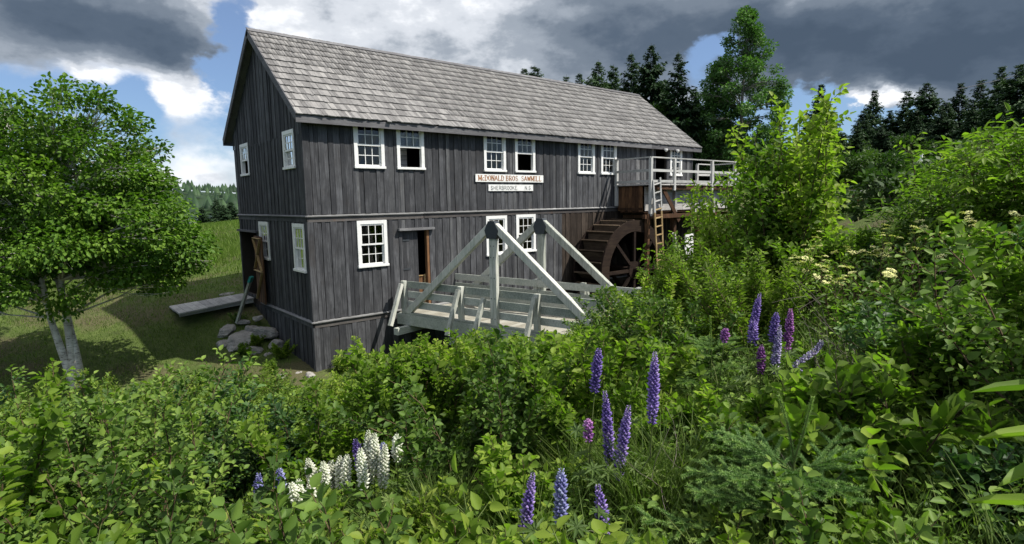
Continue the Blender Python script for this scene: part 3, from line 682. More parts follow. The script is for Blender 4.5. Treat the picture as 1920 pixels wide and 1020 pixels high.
# ---------------------------------------------------------------- king-post footbridge
TH, SP, KH, BW = .241, 6.99, 2.70, 2.284
bridge = empty('footbridge', (2.613, -.413, -.037), TH)   # local: x across (0..BW), -y along the span
tag(bridge, 'pale green timber footbridge with two king-post trusses leading to the mill door', 'bridge')
def bl(s, c, z): return (c, -s, z)      # s along the span, c across
for c in (0, BW):
    out_ = -1 if c == 0 else 1
    MB().beam(bl(-.25,c,-.19), bl(SP+.3,c,-.19), .17, .33).build('stringer', M['bridge'], bridge, recentre=True, bevel=.012)
    # king post of two planks
    for d_ in (-.052, .052):
        MB().box(c-.065, c+.065, -SP/2+d_*1.1-.055, -SP/2+d_*1.1+.055, -.42, KH-.16).build('king_post', M['bridgev'], bridge, recentre=True, bevel=.008)
    MB().beam(bl(.12,c,-.02), bl(SP/2-.07,c,KH-.03), .155, .20).build('brace', M['bridgev'], bridge, recentre=True, bevel=.012)
    MB().beam(bl(SP-.12,c,-.02), bl(SP/2+.07,c,KH-.03), .155, .20).build('brace', M['bridgev'], bridge, recentre=True, bevel=.012)
    # iron strap at the apex, a foot strap, bolts
    mb = MB(); a = SP/2
    pts = [(a-.15,KH-.36),(a+.15,KH-.36),(a+.22,KH-.14),(a+.10,KH+.10),(a-.10,KH+.10),(a-.22,KH-.14)]
    n = len(pts); V = [bl(s,c-.10,z) for s, z in pts]+[bl(s,c+.10,z) for s, z in pts]
    mb.add(V, [tuple(range(n)), tuple(range(2*n-1,n-1,-1))]+[(i,(i+1)%n,n+(i+1)%n,n+i) for i in range(n)]); mb.build('apex_strap', M['iron'], bridge, recentre=True)
    MB().box(c-.11, c+.11, -SP/2-.13, -SP/2+.13, -.45, -.36).build('foot_strap', M['iron'], bridge, recentre=True)
    for z in (.2,.75,1.3,1.85,2.15):
        for d_ in (-.052,.052):
            MB().tube([(c+out_*.06,-SP/2+d_,z),(c+out_*.078,-SP/2+d_,z)], [.014,.012], 6).build('bolt', M['iron'], bridge)
    # railing: posts, outrigger struts and three rails
    posts = [.02, 2.3, 4.85, 6.8] if c == 0 else [.02, 1.6, 3.3, 4.9, 6.6]
    for k, s in enumerate(posts):
        MB().box(c-.07, c+.07, -s-.07, -s+.07, -.02, .98).build('rail_post', M['bridgev'], bridge, recentre=True, bevel=.008)
        MB().beam(bl(s,c+out_*.10,.90), bl(s,c+out_*.60,-.30), .11, .12, up=(0,1,0)).build('strut', M['bridgev'], bridge, recentre=True, bevel=.006)
    if c == 0: MB().beam(bl(3.2,c-.10,.74), bl(3.2,c-.60,-.30), .11, .12, up=(0,1,0)).build('strut', M['bridgev'], bridge, recentre=True, bevel=.006)
    for z in (.87, .57, .27):
        for s0, s1 in ((.10, 3.4), (3.41, SP)):
            MB().box(c-out_*.108, c-out_*.072, -s1, -s0, z-.10+RNG.uniform(-.012,.012), z+.095).build('rail', M['bridge'], bridge, recentre=True)
    MB().box(c-.08, c+.08, -SP, -.1, -.022, .03).build('kerb_timber', M['bridge'], bridge, recentre=True)
for k in range(4):
    s = .2+k*2.2; MB().box(-.55, BW+.55, -s-.09, -s+.09, -.56, -.36).build('cross_beam', M['bridge'], bridge, recentre=True)
s = -.36; k = 0
while s < SP+.3:
    wd = RNG.uniform(.17,.22); MB().box(.0925, BW-.0925, -s-wd+.008, -s, -.045, -.004+RNG.uniform(0,.006)).build('deck_plank', M['deck'], bridge, recentre=True); s += wd
# bank seat for the far end
ab = MB().box(0,3.0,-.5,.5,-1.0,-.5); ab = ab.build('abutment', M['rock'], bridge); ab.location = (-.35,-SP-.1,-.0)

# ---------------------------------------------------------------- waterwheel
wheel = empty('waterwheel', (12.02, -.30, .52)); tag(wheel, 'brown wooden waterwheel with wide bucket boards under the flume', 'waterwheel')
RO, RI, WY = 1.95, 1.52, 1.45
def ring(y, th, name):
    n = 40; V = []; 
    for yy in (y, y-th):
        for R_ in (RO, RI): V += [(R_*math.cos(2*math.pi*k/n), yy, R_*math.sin(2*math.pi*k/n)) for k in range(n)]
    F = []
    for k in range(n):
        j = (k+1)%n
        F += [(k,j,n+j,n+k), (2*n+k,3*n+k,3*n+j,2*n+j), (k,2*n+k,2*n+j,j), (n+k,n+j,3*n+j,3*n+k)]
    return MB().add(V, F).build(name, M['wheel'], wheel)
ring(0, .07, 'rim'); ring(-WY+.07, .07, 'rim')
nb = 28
for k in range(nb):
    a = 2*math.pi*k/nb; c, s = math.cos(a), math.sin(a); a2 = a+.16; c2, s2 = math.cos(a2), math.sin(a2)
    MB().beam((1.90*c,-.071,1.90*s), (1.90*c,-WY+.071,1.90*s), .05, .16, up=(c,0,s)).build('bucket_lip', M['bucket'], wheel)
    p = [(1.86*c,1.86*s),(1.56*c2,1.56*s2)]; nx, nz = -(p[1][1]-p[0][1]), (p[1][0]-p[0][0]); ll = math.hypot(nx,nz); nx, nz = nx/ll*.014, nz/ll*.014
    V = [(q[0]+e*nx, yy, q[1]+e*nz) for yy in (-.0712,-WY+.0712) for q in p for e in (-1,1)]
    MB().add(V, [(0,1,3,2),(4,6,7,5),(0,4,5,1),(1,5,7,3),(3,7,6,2),(2,6,4,0)]).build('bucket_board', M['bucket'], wheel)
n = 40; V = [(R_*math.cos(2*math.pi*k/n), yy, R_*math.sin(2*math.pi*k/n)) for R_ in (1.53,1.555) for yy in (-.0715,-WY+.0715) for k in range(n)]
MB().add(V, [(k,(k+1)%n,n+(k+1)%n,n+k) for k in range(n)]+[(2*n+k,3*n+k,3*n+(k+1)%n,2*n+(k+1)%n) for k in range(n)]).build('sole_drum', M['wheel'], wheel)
for y in (-.05, -WY+.05):
    for k in range(8):
        a = math.pi/4*k; c, s = math.cos(a), math.sin(a)
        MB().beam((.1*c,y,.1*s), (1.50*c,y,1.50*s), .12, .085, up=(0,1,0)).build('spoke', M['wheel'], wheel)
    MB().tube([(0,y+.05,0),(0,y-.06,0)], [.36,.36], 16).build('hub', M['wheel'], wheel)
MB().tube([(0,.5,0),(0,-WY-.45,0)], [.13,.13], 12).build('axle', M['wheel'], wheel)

# ---------------------------------------------------------------- flume, platform and ladder
flume = empty('flume_platform', (0,0,0)); tag(flume, 'raised timber flume platform with pale railing beside the mill', 'platform')
PX0, PX1, PY0, PY1, PZ = 12.75, 20.1, -1.88, -.07, 3.86
for k in range(int((PX1-PX0)/.21)):
    x = PX0+k*.21; MB().box(x, x+.203, PY0-.06+RNG.uniform(-.04,.03), PY1, PZ-.05, PZ+RNG.uniform(-.006,.006)).build('deck_plank', M['flume'], flume, recentre=True)
MB().box(PX0+.02, PX1, PY0, PY0+.07, PZ-.22, PZ-.052).build('edge_beam', M['brown'], flume); MB().box(PX0+.02, PX1, PY1-.12, PY1-.03, PZ-.22, PZ-.052).build('edge_beam', M['brown'], flume)
# flume box: brown end boards towards the wheel, silvery side boards
for k in range(7):
    y = -.20-k*.175; MB().box(12.86, 12.90, y-.168, y, 2.78+RNG.uniform(-.03,.03), PZ-.07).build('end_board', M['brown'], flume, recentre=True)
MB().box(12.84, 12.859, -1.42, -.20, 2.84, 2.93).build('end_batten', M['brown'], flume)
for k, z in enumerate((2.80, 3.12, 3.44)):
    for x0, x1 in ((12.92, 15.5), (15.51, 18.2), (18.21, 20.1)):
        MB().box(x0, x1, -1.52-.01*(k%2), -1.48, z, z+.312).build('side_board', M['flume'], flume, recentre=True)
MB().box(12.92, 20.1, -.25, -.20, 2.80, 3.75).build('back_board', M['brown'], flume); MB().box(12.92, 20.1, -1.48, -.26, 2.72, 2.79).build('flume_floor', M['brown'], flume)
for x in (13.3, 14.75, 16.2, 17.7, 19.2):
    MB().box(x, x+.14, -1.66, -1.53, 2.62, PZ-.052).build('upright', M['flume'], flume, recentre=True)
    MB().box(x, x+.14, -1.75, -.1, 2.50, 2.62).build('sill_beam', M['brown'], flume, recentre=True)
for x in (14.6, 16.4, 19.0):
    MB().box(x+.0, x+.18, -1.72, -1.54, -2.0, 2.49).build('support_post', M['brown'], flume, recentre=True)
MB().beam((13.75,-1.80,3.62), (14.75,-1.86,2.35), .18, .05, up=(0,1,0)).build('fallen_board', M['brown'], flume)
MB().beam((13.9,-2.2,1.9), (14.6,-2.0,-.2), .12, .12).build('prop', M['flume'], flume); MB().box(15.0, 15.6, -2.02, -1.97, .6, 1.8).build('white_panel', M['white_post'], flume)
MB().box(12.52, 12.66, -1.95, -1.81, -1.9, 2.7).build('bearing_post', M['brown'], flume)
MB().box(11.0, 16.0, -1.86, -1.70, 2.48, 2.64).build('wheel_beam', M['brown'], flume) if False else MB().box(12.4, 16.0, -1.92, -1.78, 2.50, 2.66).build('wheel_beam', M['brown'], flume)
# railing
def rail_run(pts, posts, h=1.0):
    for p in posts:
        MB().box(p[0]-.055, p[0]+.055, p[1]-.055, p[1]+.055, p[2], p[3]).build('rail_post', M['palev'], flume, recentre=True)
    for (p, q) in zip(pts[:-1], pts[1:]):
        MB().beam((p[0],p[1],PZ+1.02),(q[0],q[1],PZ+1.02), .10, .045).build('top_rail', M['platform'], flume, recentre=True)
        for z, hh in ((.52,.10),(.10,.10)):
            MB().beam((p[0],p[1]-.0,PZ+z),(q[0],q[1],PZ+z), .03, hh).build('rail', M['platform'], flume, recentre=True)
fy = PY0-.02
rail_run([(12.75,-.12),(12.75,fy),(14.3,fy),(17.1,fy),(19.0,fy),(20.08,fy)], [(12.80,-.16,3.0,PZ+.995),(12.75,fy,2.6,PZ+.995),(14.3,fy,3.6,PZ+.995),(17.1,fy,3.6,PZ+.995),(19.0,fy,3.6,PZ+.995),(20.08,fy,3.6,PZ+.995)])
rail_run([(20.08,fy+.08),(20.08,-.2)], [(20.08,-.16,PZ,PZ+.995)])
rail_run([(18.7,-.16),(20.0,-.16)], [(18.7,-.16,PZ,PZ+.995)])
# ladder against the platform edge
lad = empty('ladder', (12.72,-2.12,.25)); tag(lad, 'narrow honey-coloured wooden ladder leaning on the platform beside the wheel', 'ladder')
B0, B1, T0, T1 = Vector((-.20,-.35,-.2)), Vector((.20,-.35,-.2)), Vector((.10,.16,3.75)), Vector((.55,.16,3.85))
for p, q in ((B0,T0),(B1,T1)):
    md = p.lerp(q, .68); MB().beam(p, md, .05, .085).build('side_rail', M['honey'], lad); MB().beam(md, q, .05, .085).build('side_rail', M['palev'], lad)
for k in range(12):
    t_ = (k+.6)/12.2; MB().beam(B0.lerp(T0,t_), B1.lerp(T1,t_), .09, .03, up=(0,0,1)).build('rung', M['honey'] if k < 9 else M['platform'], lad)
# timber crib of the dam farther along the flume
crib = empty('timber_crib', (24.2,-6.5,0)); tag(crib, 'low dark timber crib with pale top plank behind the shrubs', 'crib')
dv = Vector((.77,-.64,0))
for k, (z, mt_) in enumerate(((3.48,'platform'),(3.25,'brown'),(3.0,'brown'),(2.75,'brown'))):
    a_ = Vector((-1.2,1.0,z)); MB().beam(a_, a_+dv*2.2, .5 if k == 0 else .22, .07 if k == 0 else .2).build('top_plank' if k == 0 else 'log', M[mt_], crib)
for k in range(3):
    a_ = Vector((-.9,.6,2.2))+dv*k*1.2; MB().box(a_.x,a_.x+.2,a_.y-.35,a_.y-.15,1.8,3.42).build('post', M['flume'], crib)
po = empty('marker_post', (25.3,-7.4,0)); MB().box(-.045,.045,-.045,.045,2.2,5.05).build('post', M['white_post'], po); MB().box(-.06,.06,-.06,.06,5.051,5.09).build('cap', M['white_post'], po)
tag(po, 'slim white post standing above the shrubs on the bank', 'post')

# ---------------------------------------------------------------- walkway, prop, rocks
wk = empty('plank_walkway', (0,0,0)); tag(wk, 'grey plank walkway leading across grass to the gable door', 'walkway')
x = -2.45
while x < -.08:
    wd = min(RNG.uniform(.19,.24), -.075-x); f_ = (x+2.45)/2.4; z = -.14+.20*f_
    MB().add([(x,5.15+.25*f_,z-.05),(x+wd-.007,5.15+.25*f_,z-.05+.016),(x+wd-.007,6.95-.2*f_,z-.05+.016),(x,6.95-.2*f_,z-.05),(x,5.15+.25*f_,z),(x+wd-.007,5.15+.25*f_,z+.016),(x+wd-.007,6.95-.2*f_,z+.016),(x,6.95-.2*f_,z)], BOXF).build('plank', M['plank'], wk, recentre=True); x += wd
for y in (5.45, 6.6): MB().beam((-2.4,y,-.25),(-.1,y,-.06), .09, .11).build('bearer', M['plank'], wk)
pr = empty('door_prop', (-.95,4.35,-.55)); tag(pr, 'leaning pale plank with teal top propping the gable door open', 'plank')
MB().beam((0,0,0),(.42,-.35,1.42), .17, .06).build('plank', M['bridgev'], pr); MB().beam((.40,-.33,1.34),(.455,-.375,1.52), .22, .07).build('teal_top', M['teal'], pr)

def rock_mesh(seed, flat=.7):
    bm = bmesh.new(); bmesh.ops.create_icosphere(bm, subdivisions=4, radius=1)
    rs = np.random.default_rng(seed); P = [(Vector(rs.normal(size=3)).normalized(), rs.uniform(.55,.95)) for _ in range(15)]
    for v in bm.verts:
        d = v.co.normalized(); r_ = 1.0
        for nrm, dist in P:
            c = d.dot(nrm)
            if c > .05: r_ = min(r_, dist/c)
        r_ *= 1+.05*math.sin(7*d.x+seed)*math.cos(6*d.y)+.03*math.sin(17*d.z+13*d.x)+.018*math.sin(31*d.x+9*d.z)*math.sin(29*d.y+seed)
        v.co = Vector((d.x*r_, d.y*r_, d.z*r_*flat))
    me = bpy.data.meshes.new('boulder'); bm.to_mesh(me); bm.free(); me.materials.append(M['rock']); me.polygons.foreach_set('use_smooth', [False]*len(me.polygons)); return me
ROCKS = [(-1.05,3.55,-1.0,.95,.72,.58,'large pale flat-topped boulder beside the gable base, biggest of the heap'),(-.40,3.40,-.80,.55,.52,.42,'brownish slab boulder leaning on the gable base below the door'),
 (-1.25,4.3,-.74,.46,.42,.36,'rounded grey boulder at the upper left of the heap by the gable'),(-.75,4.35,-.52,.26,.2,.16,'flat grey stone half in grass under the walkway end'),(-.35,4.15,-.42,.24,.2,.2,'small round grey stone against the wall below the door leaf'),
 (-.95,2.8,-1.26,.55,.46,.42,'dark angular boulder in front of the large pale one'),(-1.6,3.1,-1.35,.36,.3,.26,'low grey boulder in the shaded grass left of the heap'),(-.26,2.7,-1.05,.32,.34,.28,'small brown stone touching the gable base boards'),
 (-.95,.35,-1.42,.26,.2,.17,'single pale stone in the leaves left of the mill corner'),(-.25,-.12,-1.42,.26,.2,.16,'grey stone at the very corner of the mill'),(.12,-.3,-1.50,.2,.16,.13,'pale stone just right of the mill corner'),(-.42,.25,-1.44,.2,.16,.12,'low flat stone along the gable base near the corner'),
 (.5,-.25,-1.50,.2,.18,.13,'small white stone under the front wall among shoots'),(-.45,7.2,.02,.42,.28,.2,'long pale stone beside the far side of the walkway'),(.85,-.3,-1.55,.24,.18,.14,'small grey stone under the front wall, farthest from the corner'),
 (-.62,2.35,-1.32,.34,.28,.26,'grey boulder against the gable base, nearest the mill corner in the heap'),(-1.45,3.75,-1.05,.4,.34,.3,'weathered boulder behind the large pale one'),(-.65,3.9,-.72,.34,.3,.24,'grey stone wedged between the heap and the walkway'),(-2.6,1.6,-1.62,.5,.4,.16,'flat dark rock in the shaded lawn near the birch'),(-1.9,2.2,-1.5,.42,.36,.16,'flat grey rock sunk in the lawn between birch and boulder heap')]
rm = [rock_mesh(k) for k in range(6)]
for k, (x,y,z,a,b_,c_,lab) in enumerate(ROCKS):
    o = obj('boulder', rm[k % 6], None, (x,y,z-.04)); o.scale = (a*.85,b_*.85,c_*.9); o.rotation_euler = (RNG.uniform(-.25,.25),RNG.uniform(-.25,.25),RNG.uniform(0,6.3)); tag(o, lab, 'boulder', 'stones around the mill base')

# ---------------------------------------------------------------- foliage geometry
def unit(a): return a/np.maximum(np.linalg.norm(a, axis=-1, keepdims=True), 1e-9)
def leaf_arrays(P, D, N, L, Wd, droop=.18, fold=.22):
    """pointed folded leaves: two bent halves along the midrib"""
    P = np.asarray(P, float); D = unit(np.asarray(D, float)); N = np.asarray(N, float)
    S = unit(np.cross(D, N)); N = np.cross(S, D); L = np.asarray(L, float)[:,None]; Wd = np.asarray(Wd, float)[:,None]
    f = Wd*fold; d = L*droop
    def pt(s, wd, up_): return P+D*L*s+S*Wd*wd+N*(f*up_-d*s*s)
    V = np.stack([P, pt(.13,.30,.6), pt(.38,.50,1.), pt(.70,.36,.75), pt(1.,0,0), pt(.70,-.36,.75), pt(.38,-.50,1.), pt(.13,-.30,.6)],1).reshape(-1,3); n = len(P)
    b = np.arange(n)[:,None]*8
    F = np.concatenate([b+[0,1,2,3,4], b+[0,4,5,6,7]],1).reshape(-1,5)
    return V, F
def kite_arrays(P, D, N, L, Wd, fold=.15):
    P = np.asarray(P, float); D = unit(np.asarray(D, float)); S = unit(np.cross(D, N)); N2 = np.cross(S, D)
    L = np.asarray(L, float)[:,None]; Wd = np.asarray(Wd, float)[:,None]
    V = np.stack([P, P+D*L*.45+S*Wd*.5+N2*Wd*fold, P+D*L, P+D*L*.45-S*Wd*.5+N2*Wd*fold],1).reshape(-1,3)
    return V, (np.arange(len(P))[:,None]*4+[0,1,2,3])
def tri_arrays(P, D, S, L, Wd):
    L = np.asarray(L)[:,None]; Wd = np.asarray(Wd)[:,None]
    V = np.stack([P-S*Wd*.5, P+S*Wd*.5, P+D*L],1).reshape(-1,3); return V, (np.arange(len(P))[:,None]*3+[0,1,2])
def strip_tubes(lines, n=4):
    """lines: list of (pts (m,3), radii (m)); returns arrays of tapered tubes"""
    V, F, o = [], [], 0
    ang = np.linspace(0, 2*math.pi, n, endpoint=False)
    for pts, rad in lines:
        pts = np.asarray(pts, float); rad = np.asarray(rad, float); m_ = len(pts)
        d = unit(np.gradient(pts, axis=0)); a = unit(np.cross(d, np.array([.31,.94,.12]))); c = np.cross(d, a)
        ringv = pts[:,None]+(a[:,None]*np.cos(ang)[None,:,None]+c[:,None]*np.sin(ang)[None,:,None])*rad[:,None,None]
        V.append(ringv.reshape(-1,3))
        i, k = np.meshgrid(np.arange(m_-1), np.arange(n), indexing='ij')
        F.append(o+np.stack([i*n+k, i*n+(k+1)%n, (i+1)*n+(k+1)%n, (i+1)*n+k],-1).reshape(-1,4)); o += m_*n
    return np.concatenate(V), np.concatenate(F)
def curve_pts(p0, d0, length, m_, rs, wob=.12, grav=0.):
    pts = [np.array(p0, float)]; d = unit(np.array(d0, float)); st = length/(m_-1)
    for _ in range(m_-1):
        d = unit(d+rs.normal(size=3)*wob+np.array([0,0,-grav])); pts.append(pts[-1]+d*st)
    return np.array(pts)

# ---------------------------------------------------------------- shrubs
# leaf length, width, material, stems per metre, twig angle, leaves per twig, leaf droop, spread
STYPE = [(.082,.060,'leaf_alder',11,.75,10,.22,.52), (.062,.045,'leaf_rose',13,.85,11,.18,.62), (.075,.027,'leaf_meadow',15,.45,13,.15,.40),
         (.078,.050,'leaf_dark',11,.8,10,.2,.6), (.072,.050,'leaf_yellow',12,.65,11,.2,.46), (.092,.058,'leaf_big',7,.7,9,.25,.5)]
def shrub_data(typ, hgt, seed):
    LL, LW_, mat, ns, ta, lpt, dr, spread = STYPE[typ]; rs = np.random.default_rng(seed)
    lines, P, D, N, Ls, Tn = [], [], [], [], [], []
    nst = max(5, int(ns*(.55+.5*hgt)))
    for i in range(nst):
        a = rs.uniform(0, 6.283); r0 = rs.uniform(0,.12)*hgt; tilt = rs.uniform(.02, spread*1.25)
        ln = hgt*rs.uniform(.62, 1.04)/max(.75, math.cos(tilt))
        d0 = (math.cos(a)*math.sin(tilt), math.sin(a)*math.sin(tilt), math.cos(tilt))
        pts = curve_pts((r0*math.cos(a), r0*math.sin(a), -.05), d0, ln, 7, rs, .10, .02)
        lines.append((pts, np.linspace(.0065, .0022, 7)*(.7+.5*hgt)))
        stone = rs.normal()*.10
        ntw = int(10+9*hgt)
        for k in range(ntw):
            t_ = .16+.84*(k+rs.random())/ntw; q = t_*6; j = min(5, int(q)); p = pts[j]+(pts[j+1]-pts[j])*(q-j); sd_ = unit(pts[j+1]-pts[j])
            b = rs.uniform(0, 6.283); side = np.array([math.cos(b), math.sin(b), .25]); tw = unit(sd_*math.cos(ta)+side*math.sin(ta))
            tl = (.10+.20*rs.random())*(1.05-.45*t_)*(.55+.55*hgt)
            if k == ntw-1: tw = sd_; p = pts[-1]-sd_*.03; tl = .12
            tp = curve_pts(p, tw, tl, 4, rs, .10, -.03)
            lines.append((tp, np.linspace(.0026,.001,4)))
            nl = max(5, int(lpt*(tl/.2)*1.15))
            for e in range(nl):
                s = (e+.6*rs.random())/nl*3; jj = min(2, int(s)); pp = tp[jj]+(tp[jj+1]-tp[jj])*(s-jj); dd = unit(tp[jj+1]-tp[jj])
                ph = e*2.4+rs.uniform(-.5,.5); u1 = unit(np.cross(dd, [.2,.3,1.])); u2 = np.cross(dd, u1)
                od = unit(u1*math.cos(ph)+u2*math.sin(ph)); ld = unit(od*.85+dd*.45+np.array([0,0,.12+.25*rs.random()]))
                P.append(pp+ld*.008); D.append(ld); N.append(unit(np.array([0,0,1.])+od*.35+rs.normal(size=3)*.38))
                Ls.append(LL*rs.uniform(.55,1.2)*(1.08-.35*(e/nl)))
                Tn.append(np.clip(.40+stone+.17*rs.normal()+(.16 if e > nl*.7 else 0), 0, 1))
    Ls = np.array(Ls); V, F = leaf_arrays(P, D, N, Ls, Ls*LW_/LL*np.random.default_rng(seed+1).uniform(.8,1.15,len(Ls)), dr)
    foliage = np_mesh('foliage', V, [F], M[mat], tone=np.repeat(Tn, 2))
    V, F = strip_tubes(lines, 3); stems = np_mesh('stems', V, [F], M['stem'])
    return foliage, stems
HC = (.5, .9, 1.3, 1.8)
SHRUB = {}
def shrub_meshes(typ, hgt, rs):
    k = min(range(4), key=lambda i: abs(HC[i]-hgt)); v = rs.randrange(2 if k < 3 else 1)
    if (typ,k,v) not in SHRUB: SHRUB[(typ,k,v)] = shrub_data(typ, HC[k], 100*typ+10*k+v)
    return SHRUB[(typ,k,v)], hgt/HC[k]
def place_shrub(name, typ, x, y, hgt, rs, label, cat, group, z=None, rz=None):
    (fo, st), s = shrub_meshes(typ, hgt, rs)
    e = empty(name, (x, y, (H(x,y) if z is None else z)-.02), rs.uniform(0,6.28) if rz is None else rz); e.scale = (s*rs.uniform(.92,1.12), s*rs.uniform(.92,1.12), s)
    obj('foliage', fo, e); obj('stems', st, e); tag(e, label, cat, group); return e
